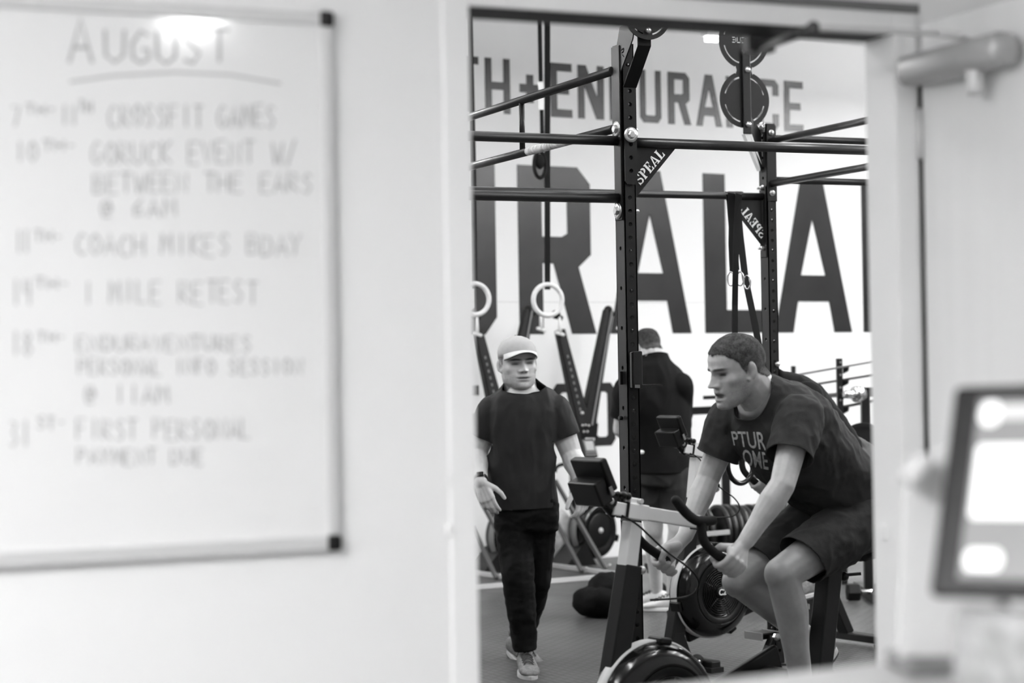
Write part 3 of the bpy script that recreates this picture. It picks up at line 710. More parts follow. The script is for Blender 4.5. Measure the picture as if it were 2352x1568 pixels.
# J-cup on the near upright
jz0, jz1 = zu(1455, 893, 7.56), zu(1455, 806, 7.56)
jc = MB(); c = at1(-.055, .004, (jz0 + jz1) / 2); jc.box(c, (.046, .028, jz1 - jz0), B3, A3, Z3)
j = bevel(jc.build('j_cup', 'black_gloss', rig), .006, 3)
jb = MB(); jb.box(at1(-.085, .012, jz0 + .01), (.05, .07, .012), B3, A3, Z3); jb.box(at1(-.06, .062, jz0 + .012), (.085, .03, .008), B3, A3, Z3); jb.build('hook', 'black_gloss', j)
jb = MB(); jb.box(at1(-.0, -.034, (jz0 + jz1) / 2 - .03), (.012, .016, .05), B3, A3, Z3); jb.tube([at1(0, -.03, zu(1420, 960, 7.6)), at1(0, -.045, zu(1420, 960, 7.6))], .008); jb.build('locking_pin', 'black_plastic', j)

# disc targets
def targ_plate(n_disc, R, gap):
    polys = []; out = []
    c = [(0, 0), (0, 2 * R + gap)][:n_disc]
    if n_disc == 1: polys.append(circ(0, 0, R, 48))
    else:
        nk = R * .40
        th = math.acos(min(1, nk / R)); 
        h = 2 * R + gap
        a0 = 90 - 22; 
        low = arc(0, 0, R, 180 - a0 + 0, 360 + a0, 40)
        hi = arc(0, h, R, -a0, 180 + a0, 40)
        ym = h / 2
        right = [(nk * .84, ym - .022), (nk * .72, ym), (nk * .84, ym + .022)]
        left = [(-nk * .84, ym + .022), (-nk * .72, ym), (-nk * .84, ym - .022)]
        polys.append(low + right + hi + left)
    for (cx, cy) in c:
        for q in range(4):
            s = 90 * q + 14
            a = arc(cx, cy, R * .83, s, s + 62, 10) + arc(cx, cy, R * .775, s + 62, s, 10)
            polys.append(a)
    return polys
def rogue_holes(cx, cy, h):
    out = []; w = h * .82; t = h * .2; adv = w * 1.12; x = cx - adv * 2.5
    for ch in 'ROGUE':
        def R_(a, b, c, d): out.append([(x + a * w, cy + b * h), (x + c * w, cy + b * h), (x + c * w, cy + d * h), (x + a * w, cy + d * h)])
        if ch == 'R': R_(0, 0, .22, .55); R_(0, .8, .95, 1); R_(.75, .5, .95, .74); R_(.3, .36, .95, .5) ; R_(.72, 0, .95, .3)
        if ch == 'O': R_(0, .12, .22, .88); R_(.78, .12, 1, .88); R_(.27, 0, .73, .18); R_(.27, .82, .73, 1)
        if ch == 'G': R_(0, .12, .22, .88); R_(.27, 0, 1, .18); R_(.27, .82, 1, 1); R_(.78, .24, 1, .5)
        if ch == 'U': R_(0, .24, .22, 1); R_(.78, .24, 1, 1); R_(0.05, 0, .95, .18)
        if ch == 'E': R_(0, .12, .22, .88); R_(.27, 0, 1, .18); R_(.27, .82, 1, 1); R_(.27, .42, .9, .6)
        x += adv
    return out
# far double target on the second upright
T0 = at2(-.02, -.10, 0)
pc = P(1710, 229, 9.98); R2 = .142
tg = thing('disc_target', 'black double disc wall-ball target with cut-out slots over the far upright', 'target', V((pc.x, pc.y, pc.z)))
pol = targ_plate(2, R2, .012)
pol += [[(-x, y) for x, y in p] for p in rogue_holes(0, 2 * R2 + .012 - .012, .030)]
# seen from behind, the wording reads mirrored
me = plate2d(pol, .005, frame4(pc, B3, Z3)); me.transform(Matrix.Translation(-wloc(tg))); link('disc_plate', me, 'black_steel', tg)
mb = MB(); z0b, z1b = P(1712, 304, 9.9).z, P(1703, 104, 9.9).z
mb.box(V((pc.x, pc.y, 0)) - A3 * .012 + B3 * .006 + Z3 * ((z0b + z1b) / 2), (.046, .012, z1b - z0b), B3, A3, Z3); bevel(mb.build('upright_strap', 'black_steel', tg), .004)
for py in (159, 285):
    p = V((pc.x, pc.y, P(1712, py, 9.95).z)) - A3 * .018 + B3 * .008; mb = MB(); mb.lathe([(0, 0), (.016, 0), (.015, .008), (.008, .014), (0, .015)], p, -A3, 16); mb.build('bolt', 'silver', tg)
mb = MB(); zb0 = P(1712, 304, 9.9).z
s0 = V((pc.x, pc.y, 0)) - A3 * .012 + B3 * .02
q = at2(-.0, -.03, 0)
mb.poly([s0 + Z3 * (zb0 + .10), s0 + Z3 * (zb0 - .0), V((q.x, q.y, zb0 - .19)), V((q.x, q.y, zb0 + .02))], A3 * .006 - B3 * .0)
mb.build('side_bracket', 'black_steel', tg)
mb = MB(); mb.poly([s0 - B3 * .03 + Z3 * zb0, s0 + B3 * .012 + Z3 * zb0, V((q.x, q.y, zb0 - .15)), V((q.x, q.y, zb0 - .15)) - B3 * .012 - Z3 * .03], A3 * .03); mb.build('bracket_channel', 'grey_paint', tg)
# near target on the first upright
tz = P(1486, 31, 7.45).z; tc0 = at1(-.19, .008, tz)
t1 = thing('disc_target', 'black disc target partly hidden by the door head on the near upright', 'target', tc0)
me = plate2d(targ_plate(1, .099, 0), .006, frame4(tc0, B3, Z3)); me.transform(Matrix.Translation(-tc0)); link('disc_plate', me, 'black_steel', t1)
mb = MB(); p = at1(-.194, .008, P(1487, 71, 7.45).z); mb.lathe([(0, 0), (.011, 0), (.011, .006), (.007, .011), (0, .012)], p, -A3, 14); mb.build('bolt', 'silver', t1)
zlo, zk, zm, ztop = P(1447, 415, 7.56).z, P(1446, 198, 7.56).z, P(1480, 104, 7.45).z, P(1480, 60, 7.45).z
mb = MB(); fa, oa = -.048, -.175
prof = [(fa, zk - .004), (oa, zm), (oa, ztop), (oa + .008, ztop), (oa + .008, zm - .002), (fa + .008, zk)]
mb.poly([at1(a, -.025, z) for a, z in prof], B3 * .056); bevel(mb.build('bracket_channel', mat('deep black steel', 12, .5, spec=.2), t1), .002)
zz_ = []; z_ = H1 - .03
while z_ > zlo: zz_.append(z_); z_ -= .0508
fp = plate2d([[(-.026, zlo), (-.018, zlo - .012), (.018, zlo - .012), (.026, zlo), (.026, zk), (-.026, zk)]] + [circ(0, z_, .0085, 14) for z_ in zz_ if zlo + .01 < z_ < zk - .012], .006, frame4(at1(-.0455, .002, 0), B3, Z3)); fp.transform(Matrix.Translation(-tc0)); link('front_plate', fp, 'black_steel', t1)
pr = [(.04, zk + .05), (-.02, zk + .05), (oa + .02, zm + .02), (oa + .01, ztop + .0), (.0, ztop - .0), (.035, zm + .015)]
g1 = plate2d([[(-a, z) for a, z in [(.036, zk + .045), (-.022, zk + .045), (oa + .035, zm + .03), (oa + .012, ztop + .02), (-.035, ztop + .02), (-.005, zm + .018), (.036, zm + .005)]]] + [[(-a, z) for a, z in h] for h in [
    [(-.032, zm - .028), (-.038, zm - .028), (-.038, zm + .004), (-.032, zm + .004)], [(-.044, zm + .004), (-.066, zm + .008), (-.072, zm + .002), (-.068, zm - .01), (-.05, zm - .012), (-.05, zm - .006), (-.062, zm - .004), (-.062, zm + .002), (-.044, zm - .002)], [(-.052, zm - .016), (-.058, zm - .016), (-.072, zm - .028), (-.064, zm - .028)]]], .005,
    frame4(at1(0, -.028, 0), -A3, Z3)); g1.transform(Matrix.Translation(-tc0)); link('side_bracket', g1, 'black_steel', t1)

# ------------------------------------------------------------------ hanging rings and straps
def ring_set(px, py, d, label, strap_top):
    c = P(px, py, d); R = .100; t = thing('gym_ring', label, 'gym ring', c, group='pale rings hanging from the ceiling')
    ax = V((math.cos(.35), math.sin(.35), 0)); pts = [c + ax * (R * math.cos(2 * math.pi * k / 40)) + Z3 * (R * math.sin(2 * math.pi * k / 40) * 1.02) for k in range(40)]
    mb = MB(); mb.tube(pts, .016, 12, closed=True); mb.build('ring', 'wood', t)
    mb = MB(); top = c + Z3 * (R - .03); q = P(*strap_top, d - .1)
    mb.ribbon([top, top + Z3 * .06, q, V((q.x - .01, q.y, CEIL))], .040, .004, ax); mb.ribbon([top - ax * 0 + V((0, .03, 0)), V((q.x, q.y + .03, q.z))], .034, .004, ax)
    mb.build('strap', 'strap', t); return t, c, ax
t, c, ax = ring_set(1258, 689, 13.0, 'pale wooden gym ring hanging beside the man in the cap', (1257, 60))
mb = MB(); q0, q1 = P(1239, 40, 12.85), P(1246, 345, 12.85); mb.ribbon([V((q0.x, q0.y, CEIL)), P(1242, 188, 12.85)], .028, .004, ax); mb.ribbon([P(1244, 252, 12.85), q1], .026, .004, ax); mb.build('strap_tail', 'strap', t)
mb = MB(); mb.ribbon([P(1241, 188, 12.84), P(1243, 206, 12.84)], .032, .008, ax); mb.ribbon([P(1243, 226, 12.84), P(1244, 252, 12.84)], .034, .008, ax); mb.build('strap_label', 'white_print', t)
mb = MB(); cc = P(1240, 378, 12.8); pts = [cc + ax * (.040 * math.sin(2 * math.pi * k / 20)) + Z3 * (.085 * math.cos(2 * math.pi * k / 20)) for k in range(20)]
mb.tube(pts, .013, 8, closed=True); mb.ell(cc + Z3 * .02, (.03, .02, .05)); mb.build('strap_coil', 'strap', t)
ring_set(1090, 687, 13.0, 'pale wooden gym ring half hidden by the left door jamb', (1087, 400))
# black straps and ring on the far crossbar
bs = at2(0, 0, zF)
ss = thing('suspension_straps', 'black webbing straps with steel buckles looped over the far crossbar', 'straps', P(1690, 447, 9.85))
sd_ = B3
def on_bar(px, py, d=9.82): return P(px, py, d)
mb = MB(); mb.ribbon([on_bar(1674, 441, 9.9), on_bar(1680, 444, 9.8), on_bar(1682, 500), on_bar(1681, 560), on_bar(1684, 625)], .038, .004, sd_)
mb.ribbon([on_bar(1694, 441, 9.9), on_bar(1697, 446, 9.78), on_bar(1692, 520, 9.78), on_bar(1690, 600, 9.78), on_bar(1689, 640, 9.79), on_bar(1688, 700), on_bar(1688, 780), on_bar(1700, 1030, 9.85)], .032, .004, sd_)
mb.ribbon([on_bar(1692, 450, 9.86), on_bar(1700, 540, 9.86), on_bar(1712, 640, 9.86), on_bar(1731, 730, 9.86), on_bar(1758, 870, 9.86), on_bar(1790, 1010, 9.9)], .036, .004, sd_)
mb.ribbon([on_bar(1676, 446, 9.84), on_bar(1690, 620, 9.84)], .04, .004, sd_)
for px, dd in ((1680, 9.85), (1697, 9.84)):
    pts = []
    for k in range(13):
        th = math.pi * 2 * k / 12; pts.append(at2(.0 - .0, 0, zF) * 0 + V(on_bar(px, 452, 10.05)) + A3 * (.026 * math.cos(th)) + Z3 * (.026 * math.sin(th)))
    mb.ribbon(pts, .036, .004, sd_)
mb.build('webbing', 'strap', ss)
for px, py, dd in ((1679, 640, 9.80), (1700, 640, 9.82), (1716, 648, 9.84)):
    mb = MB(); c = P(px, py, dd); pts = [c + B3 * (.012 * math.cos(2 * math.pi * k / 16)) - A3 * (.012 * math.cos(2 * math.pi * k / 16)) + Z3 * (.034 * math.sin(2 * math.pi * k / 16)) for k in range(16)]
    mb.tube(pts, .004, 8, closed=True); mb.build('buckle', 'chrome', ss)
mb = MB(); c = P(1701, 1066, 9.85); e = V((.86, .5, 0))
mb.tube([c + e * (.078 * math.cos(2 * math.pi * k / 36)) + Z3 * (.094 * math.sin(2 * math.pi * k / 36)) for k in range(36)], .0125, 12, closed=True); mb.build('ring', 'black_gloss', ss)
# ------------------------------------------------------------------ exercise bikes
def text_mesh(txt, size, frame, shear=0.0, bold=0.0, ext=.0006):
    cu = bpy.data.curves.new('tmp', 'FONT'); cu.body = txt; cu.size = size; cu.extrude = ext; cu.shear = shear; cu.offset = bold
    cu.align_x = 'CENTER'; cu.align_y = 'CENTER'; cu.resolution_u = 3
    ob = bpy.data.objects.new('tmp', cu); COL.objects.link(ob)
    dg = bpy.context.evaluated_depsgraph_get(); dg.update()
    me = bpy.data.meshes.new_from_object(ob.evaluated_get(dg)); me.materials.clear()
    bpy.data.objects.remove(ob, do_unlink=True); bpy.data.curves.remove(cu)
    if frame is not None: me.transform(frame)
    return me
BANG = math.radians(35)
BF = V((-math.cos(BANG), -math.sin(BANG), 0)); BL_ = V((-BF.y, BF.x, 0))
def smooth_path(pts, n=6):
    pts = [V(p) for p in pts]; out = []
    for i in range(len(pts) - 1):
        p0 = pts[max(i - 1, 0)]; p1 = pts[i]; p2 = pts[i + 1]; p3 = pts[min(i + 2, len(pts) - 1)]
        for k in range(n):
            t = k / n
            out.append(.5 * ((2 * p1) + (p2 - p0) * t + (2 * p0 - 5 * p1 + 4 * p2 - p3) * t * t + (3 * p1 - p0 - 3 * p2 + p3) * t ** 3))
    out.append(pts[-1]); return out
def make_bike(loc, label, seat_z=.90, bar_dz=0.0):
    t = thing('exercise_bike', label, 'exercise bike', loc, math.pi + BANG, 'air resistance exercise bikes')
    def b(mb, name, m, par=None): return mb.build(name, m, par or t, local=True)
    dz = bar_dz
    s0, s1 = V((.088, 0, 1.046 + dz)), V((-.285, 0, .978 + dz)); sd = (s1 - s0).normalized()
    st = V((0, 1, 0)).cross(sd)                                        # up vector of the stem
    if st.z < 0: st = -st
    o = b(MB().beam(s0, s1, .046, .045), 'handlebar_stem', 'grey_paint'); bevel(o, .004, 3)
    mb = MB(); mb.beam(s0 + sd * .058, s0 + sd * .145, .054, .053); mb.box(s0 + sd * .09 + st * .034, (.042, .03, .022), sd, V((0, 1, 0)), st)
    sl = bevel(b(mb, 'stem_sleeve', 'grey_paint', o), .005, 3)
    mb = MB(); mb.beam(s0 + sd * .050, s0 + sd * .058, .056, .055); b(mb, 'sleeve_gasket', 'black_plastic', o)
    mb = MB(); mb.tube([s0 + sd * .105 + st * .036 + V((0, .012, 0)), s0 + sd * .105 + st * .036 + V((0, .03, 0))], .0085); b(mb, 'sleeve_bolt', 'silver', o)
    # clamp knob with lobes on top
    mb = MB(); kc = s0 + sd * .045 + st * .046
    for k in range(6):
        a = k * math.pi / 3; mb.ell(kc + sd * (.020 * math.cos(a)) + V((0, .020 * math.sin(a), 0)), (.012, .012, .012))
    mb.ell(kc, (.02, .02, .014)); mb.tube([kc - st * .03, kc], .006); b(mb, 'clamp_knob', 'black_plastic', o)
    # monitor on its arm
    mc = V((.150, 0, 1.150 + dz)); un = V((.42, 0, .91)).normalized(); nrm = V((-.91, 0, .42)).normalized()
    mb = MB(); mb.box(mc + un * .01, (.115, .17, .030), un, V((0, 1, 0)), nrm); mo = bevel(b(mb, 'monitor', 'black_plastic'), .008, 3)
    mb = MB(); mb.box(mc - un * .035 - nrm * .038, (.085, .15, .05), un, V((0, 1, 0)), nrm); bevel(b(mb, 'battery_box', 'black_plastic', mo), .006)
    mb = MB(); mb.box(mc + un * .01 + nrm * .016, (.075, .10, .003), un, V((0, 1, 0)), nrm); b(mb, 'display', 'screen', mo)
    for k in range(5):
        mb = MB(); mb.box(mc - un * .042 + nrm * .017 + V((0, -.055 + .027 * k, 0)), (.01, .018, .004), un, V((0, 1, 0)), nrm); b(mb, 'button', 'mid_paint', mo)
    mb = MB(); mb.box(mc - un * .04 + nrm * -.015 + V((0, .086, 0)), (.03, .004, .012), un, V((0, 1, 0)), nrm); b(mb, 'side_latch', 'mid_paint', mo)
    mb = MB(); e = V((.105, 0, 1.055 + dz)); mb.tube(smooth_path([mc - un * .05, V((.125, 0, 1.085 + dz)), e, s0 + sd * .02 - st * .02]), .016); mb.tube([e + V((0, -.03, .015)), e + V((0, .03, .015))], .024)
    b(mb, 'monitor_arm', 'black_plastic'); mb = MB(); mb.ell(e + V((0, .031, .015)), (.011, .005, .011)); b(mb, 'pivot_bolt', 'silver')
    mb = MB(); mb.tube([mc + nrm * -.02 - un * .02 + V((-.03, .0, 0)), V((.05, -.02, 1.072 + dz))], .012); b(mb, 'phone_rest', 'black_plastic', mo)
    # posts
    mb = MB(); mb.beam(V((-.004, 0, .995 + dz)), V((.03, 0, .80)), .048, .052, (0, 1, 0)); bevel(b(mb, 'inner_post', 'grey_paint'), .004)
    mb = MB(); mb.beam(V((.012, 0, .853)), V((.187, 0, .03)), .066, .062, (0, 1, 0), .085, .066); bevel(b(mb, 'front_post', 'black_steel'), .005)
    mb = MB(); mb.ell(V((-.025, .02, .835)), .014); mb.tube([V((-.02, .02, .835)), V((.0, .01, .835))], .006); b(mb, 'adjusting_pin', 'silver')
    # handlebars: both sides alike
    for sg in (1, -1):
        hb = MB()
        hb.tube(smooth_path([V((-.055, .165 * sg, 1.07 + dz)), V((-.092, .168 * sg, 1.03 + dz)), V((-.125, .172 * sg, 1.005 + dz)), V((-.155, .172 * sg, .997 + dz)), V((-.205, .17 * sg, .996 + dz))]), .0165)
        hb.ell(V((-.055, .165 * sg, 1.07 + dz)), .0165); hb.ell(V((-.205, .17 * sg, .996 + dz)), .0165)
        hb.tube(smooth_path([V((-.155, .172 * sg, .995 + dz)), V((-.155, .175 * sg, .955 + dz)), V((-.165, .178 * sg, .925 + dz)), V((-.20, .18 * sg, .893 + dz)), V((-.255, .182 * sg, .858 + dz)), V((-.295, .182 * sg, .832 + dz))]), .0158)
        hb.ell(V((-.295, .182 * sg, .832 + dz)), .0158)
        hb.tube(smooth_path([V((-.29, .0, .975 + dz)), V((-.27, .07 * sg, .985 + dz)), V((-.21, .14 * sg, .995 + dz)), V((-.16, .172 * sg, .998 + dz))]), .0145)
        b(hb, 'handlebar', 'black_rubber')
    mb = MB(); mb.beam(V((-.275, 0, .977 + dz)), V((-.31, 0, .972 + dz)), .05, .048); b(mb, 'bar_clamp', 'black_plastic')
    # cables
    mb = MB(); mb.tube(smooth_path([V((.06, .026, 1.02 + dz)), V((.0, .035, .985 + dz)), V((-.09, .06, .90)), V((-.19, .07, .83)), V((-.235, .06, .775)), V((-.20, .04, .735)), V((-.05, .03, .735))]), .0035, 8)
    b(mb, 'cable', 'black_plastic')
    mb = MB(); mb.tube(smooth_path([V((.02, -.03, 1.0 + dz)), V((-.05, -.03, .90)), V((-.05, -.03, .84)), V((-.0, -.02, .78))]), .0035, 8); b(mb, 'cable', 'black_plastic')
    # flywheel
    fc = V((-.055, .0, .365)); ax = V((0, 1, 0)); R = .232
    mb = MB(); mb.lathe([(0, -.03), (R * .9, -.03), (R, -.015), (R + .002, .0), (R + .002, .03), (R, .045), (R * .985, .06), (R * .95, .085), (R * .87, .105), (R * .74, .118), (R * .68, .118), (R * .655, .108), (0, .108)], fc, ax, 64)
    fl = b(mb, 'flywheel_housing', 'black_gloss')
    mb = MB(); mb.lathe([(R + .001, .002), (R + .0065, .0), (R + .0065, .040), (R + .001, .042)], fc, ax, 64); b(mb, 'perimeter_band', 'band', fl)
    mb = MB(); mb.lathe([(R * .68, .1195), (R * .57, .1205), (R * .55, .113)], fc, ax, 64); b(mb, 'inner_rim', 'black_plastic', fl)
    for k in range(9):
        r = R * (.54 - .048 * k); mb = MB(); mb.tube([fc + ax * .117 + V((r * math.cos(2 * math.pi * i / 40), 0, r * math.sin(2 * math.pi * i / 40))) for i in range(40)], .0022, 6, closed=True); b(mb, 'grille_ring', 'black_gloss', fl)
    for k in range(5):
        a = 2 * math.pi * k / 5 + .5; mb = MB(); mb.tube([fc + ax * .118 + V((.03 * math.cos(a), 0, .03 * math.sin(a))), fc + ax * .118 + V((R * .55 * math.cos(a), 0, R * .55 * math.sin(a)))], .002, 6); b(mb, 'grille_spoke', 'black_gloss', fl)
    mb = MB(); mb.lathe([(0, .121), (.026, .121), (.03, .115)], fc, ax, 24); b(mb, 'hub_cap', 'black_plastic', fl)
    link('hub_mark', text_mesh('C2', .042, frame4(fc + ax * .1225, (-1, 0, 0), (0, 0, 1)), .12, .0012), 'white_print', fl)
    for a in (195, 82, 300):
        mb = MB(); a = math.radians(180 - a); d = V((math.cos(a), 0, math.sin(a))); mb.box(fc + d * (R + .004) + ax * .03, (.05, .075, .022), V((-d.z, 0, d.x)), ax, d); bevel(b(mb, 'housing_clip', 'black_plastic', fl), .007, 3)
    # frame
    mb = MB(); mb.beam(V((.15, -.045, .23)), V((-.80, -.045, .34)), .05, .09); bevel(b(mb, 'main_beam', 'black_steel'), .006)
    mb = MB(); mb.beam(V((.06, -.045, .18)), V((-.70, -.045, .42)), .03, .16, None, .03, .22); bevel(b(mb, 'chain_guard', 'black_plastic'), .01, 3)
    mb = MB(); mb.poly([V((.235, -.035, .03)), V((.07, -.035, .03)), V((.13, -.035, .17)), V((.185, -.035, .17))], (0, .07, 0)); b(mb, 'front_bracket', 'black_steel')
    mb = MB(); mb.beam(V((.13, -.28, .035)), V((.13, .28, .035)), .06, .04); ff = bevel(b(mb, 'front_foot', 'black_steel'), .006)
    for sg in (-1, 1):
        mb = MB(); mb.lathe([(0, -.014), (.034, -.014), (.036, -.008), (.036, .008), (.034, .014), (0, .014)], V((.185, .2 * sg, .05)), (0, 1, 0), 24); w = b(mb, 'transport_wheel', 'black_rubber', ff)
        mb = MB(); mb.box(V((.13, .26 * sg, .012)), (.08, .06, .024)); b(mb, 'rubber_foot', 'black_rubber', ff)
        mb = MB(); mb.ell(V((.185, .2 * sg + .016, .05)), (.01, .006, .01)); b(mb, 'wheel_bolt', 'silver', ff)
    mb = MB(); mb.beam(V((-.90, 0, .80)), V((-.775, 0, .06)), .066, .07, (0, 1, 0)); bevel(b(mb, 'seat_tube', 'black_steel'), .005)
    mb = MB(); mb.beam(V((-.945, 0, seat_z - .03)), V((-.89, 0, .74)), .046, .05, (0, 1, 0)); bevel(b(mb, 'seat_post', 'grey_paint'), .004)
    mb = MB(); mb.ell(V((-.955, .012, .745)), .017); mb.beam(V((-.95, .012, .75)), V((-1.0, .05, .755)), .02, .01); b(mb, 'seat_knob', 'black_plastic')
    mb = MB(); mb.loft([(V((-.76, 0, seat_z + .01)), V((0, .02, 0)), V((0, 0, .012))), (V((-.85, 0, seat_z + .018)), V((0, .03, 0)), V((0, 0, .022))), (V((-.94, 0, seat_z + .022)), V((0, .06, 0)), V((0, 0, .03))), (V((-1.01, 0, seat_z + .03)), V((0, .08, 0)), V((0, 0, .034))), (V((-1.05, 0, seat_z + .03)), V((0, .06, 0)), V((0, 0, .02)))], 20)
    b(mb, 'saddle', 'black_rubber')
    mb = MB(); mb.beam(V((-.84, -.02, .46)), V((-1.05, -.02, .06)), .05, .075, (0, 1, 0)); bevel(b(mb, 'rear_strut', 'black_steel'), .005)
    mb = MB(); mb.beam(V((-1.06, -.28, .045)), V((-1.06, .28, .045)), .075, .04); rf = bevel(b(mb, 'rear_foot', 'black_steel'), .006)
    for sg in (-1, 1):
        mb = MB(); mb.box(V((-1.06, .25 * sg, .012)), (.085, .07, .026)); b(mb, 'rubber_foot', 'black_rubber', rf)
    for z, x in ((.30, -.90), (.24, -.86)):
        mb = MB(); mb.ell(V((x, .018, z)), .008); b(mb, 'bolt', 'silver')
    # cranks and pedals
    cc = V((-.62, -.0, .40)); cd = V((-.085, 0, .135)).normalized()
    mb = MB(); mb.lathe([(0, -.09), (.05, -.09), (.055, -.08), (.055, .08), (.05, .09), (0, .09)], cc, (0, 1, 0), 28); b(mb, 'crank_housing', 'black_plastic')
    for sg in (1, -1):
        e0 = cc + V((0, .10 * sg, 0)); e1 = e0 - cd * (.168 * sg)
        mb = MB(); mb.beam(e0, e1, .018, .032, (0, 1, 0)); cr = bevel(b(mb, 'crank_arm', 'black_steel'), .004)
        pc_ = e1 + V((0, .055 * sg, 0))
        mb = MB(); mb.box(pc_, (.075, .085, .022)); pd = bevel(b(mb, 'pedal', 'black_plastic'), .005)
        mb = MB(); mb.box(pc_ + V((.042, 0, .0)), (.008, .09, .026)); mb.box(pc_ + V((-.042, 0, .0)), (.008, .09, .026)); b(mb, 'pedal_cage', 'silver', pd)
        mb = MB(); mb.lathe([(0, 0), (.014, 0), (.014, .012), (.006, .016), (0, .016)], e1 - V((0, .012 * sg, 0)), (0, -sg, 0), 6, False); b(mb, 'pedal_bolt', 'silver', cr)
    return t
ob1 = P(1450, 1170, 6.6); ob1.z = 0
bike1 = make_bike(ob1, 'exercise bike under the leaning rider, its flywheel cropped by the bottom edge', .885)
ob2 = P(1598, 1030, 10.1); ob2.z = 0
bike2 = make_bike(ob2, 'exercise bike with its whole dark flywheel showing behind the leaning rider', .90, .045)
def BK(px, py, s, O=None): return PL(px, py, (O or ob1) + BL_ * s, BL_)          # pixel on a plane of the near bike
def BW(u, s, z, O=None): return (O or ob1) + BF * u + BL_ * s + Z3 * z

# ------------------------------------------------------------------ ski machines on the far wall
so = .42
def SK(px, py, off=so): return FWp(px, py, off)
sb = SK(1345, 1270); sb.z = 0
ski = thing('ski_machine', 'black ski machine with V-shaped arms standing right of the man in the cap', 'ski machine', sb, 0, 'ski machines along the far wall')
for (bx0, by0, tx, ty, nm) in ((1340, 990, 1277, 722, 0), (1346, 990, 1397, 712, 1)):
    p, q = SK(bx0, by0), SK(tx, ty); q0 = q - (q - p).normalized() * (.0 if nm else .12)
    mb = MB(); mb.beam(p, q0, .12, .085, WN, .075, .055); ar = bevel(mb.build('arm', 'black_steel', ski), .01, 2)
    dd = (q0 - p).normalized(); sx = dd.cross(WN).normalized()
    mb = MB(); mb.beam(p + dd * .05 + WN * .048 + sx * .012, q0 + WN * .036 + sx * .012, .012, .008, WN)
    if nm: mb.build('channel', 'mid_paint', ar)
    mb = MB(); mb.ell(q + WN * .0, (.035, .03, .035)); mb.tube([q - W3 * .03, q + W3 * .05 - Z3 * .03], .02); mb.ell(q + WN * .03, .012); mb.build('pulley', 'black_plastic', ar)
    hq = q + WN * .05 + W3 * (-.0 if not nm else .08) - Z3 * .10
    mb = MB(); mb.cap(hq + Z3 * .07, .011, hq - Z3 * .04, .015); mb.cap(hq - Z3 * .04 - W3 * .03, .013, hq - Z3 * .055 + W3 * .03, .013); mb.build('handle', 'white_print', ar)
    if not nm:
        for k in range(9):
            c = p.lerp(q0, .22 + .065 * k) + WN * .040; mb = MB(); mb.box(c - sx * .008, (.012, .004, .022), sx, WN, dd); mb.build('arm_lettering', 'mid_paint', ar)['kind'] = 'stuff'
        mb = MB(); mb.ell(p.lerp(q0, .18) + WN * .042, .014); mb.build('arm_badge', 'alu', ar)
mb = MB(); mb.poly([SK(1322, 972), SK(1366, 972), SK(1362, 1012), SK(1327, 1012)], WN * .05); jn = mb.build('junction_plate', 'black_plastic', ski)
for px, py in ((1338, 977), (1345, 976), (1352, 977), (1341, 991), (1349, 991)):
    mb = MB(); mb.ell(SK(px, py, so + .055), .010); mb.build('bolt', 'silver', jn)
mb = MB(); mb.poly([SK(1335, 1005), SK(1357, 1005), SK(1357, 1011), SK(1335, 1011)], WN * .056); mb.build('maker_plate', 'alu', jn)
mb = MB(); c0 = SK(1352, 1030, so + .07); un = (Z3 * .92 + WN * -.38).normalized(); nn = W3.cross(un) * -1
mb.box(c0, (.12, .15, .035), W3, un, nn); mo = bevel(mb.build('monitor', 'black_plastic', ski), .008)
nn2 = nn if nn.dot(WN) > 0 else -nn
mb = MB(); mb.box(c0 + nn2 * .02 + un * .015, (.075, .075, .004), W3, un, nn); mb.build('display', 'screen', mo)
mb = MB()
for k in range(4): mb.ell(c0 + nn2 * .02 - un * .045 + W3 * (-.035 + .022 * k), .007)
mb.build('buttons', 'mid_paint', mo)['kind'] = 'stuff'
mb = MB(); mb.beam(SK(1345, 1010, so - .02), SK(1356, 1180, so - .02), .10, .08, WN); mb.build('column', 'black_steel', ski)
fcx = SK(1364, 1217, so + .02); axk = (WN * .93 + W3 * .25).normalized(); R = .215
mb = MB(); mb.lathe([(0, -.09), (R * .93, -.09), (R, -.07), (R, .02), (R * .96, .05), (R * .85, .07), (R * .72, .075), (R * .64, .06), (0, .06)], fcx, axk, 56); fl = mb.build('flywheel_housing', 'black_gloss', ski)
mb = MB(); mb.lathe([(R + .001, -.04), (R + .004, -.04), (R + .004, .01), (R + .001, .012)], fcx, axk, 56); mb.build('perimeter_band', 'mid_paint', fl)
mb = MB(); mb.lathe([(R * .6, .064), (R * .57, .068), (0, .07)], fcx, axk, 48); mb.build('grille', 'black_plastic', fl)
mb = MB(); mb.lathe([(.022, .07), (.02, .078), (0, .08)], fcx, axk, 20); mb.build('hub_badge', 'alu', fl)
for a in (20, 200, 110): 
    mb = MB(); e1 = axk.cross(Z3).normalized(); d = e1 * math.cos(math.radians(a)) + Z3 * math.sin(math.radians(a)); mb.box(fcx + d * (R * .93) + axk * .05, (.05, .03, .05), d, axk, d.cross(axk)); mb.build('housing_clip', 'black_plastic', fl)
mb = MB(); mb.tube(smooth_path([SK(1275, 1084, so - .1), SK(1279, 1072, so - .1), SK(1294, 1066, so - .1), SK(1310, 1070, so - .1), SK(1316, 1085, so - .1), SK(1317, 1165, so - .1)]), .014); mb.build('cord_guard', 'black_plastic', ski)
mb = MB(); mb.beam(SK(1316, 1085, so - .12), SK(1318, 1180, so - .12), .05, .03, WN); mb.build('back_rail', 'mid_paint', ski)
def gz(px, py): p = PZ(px, py, .02); return p
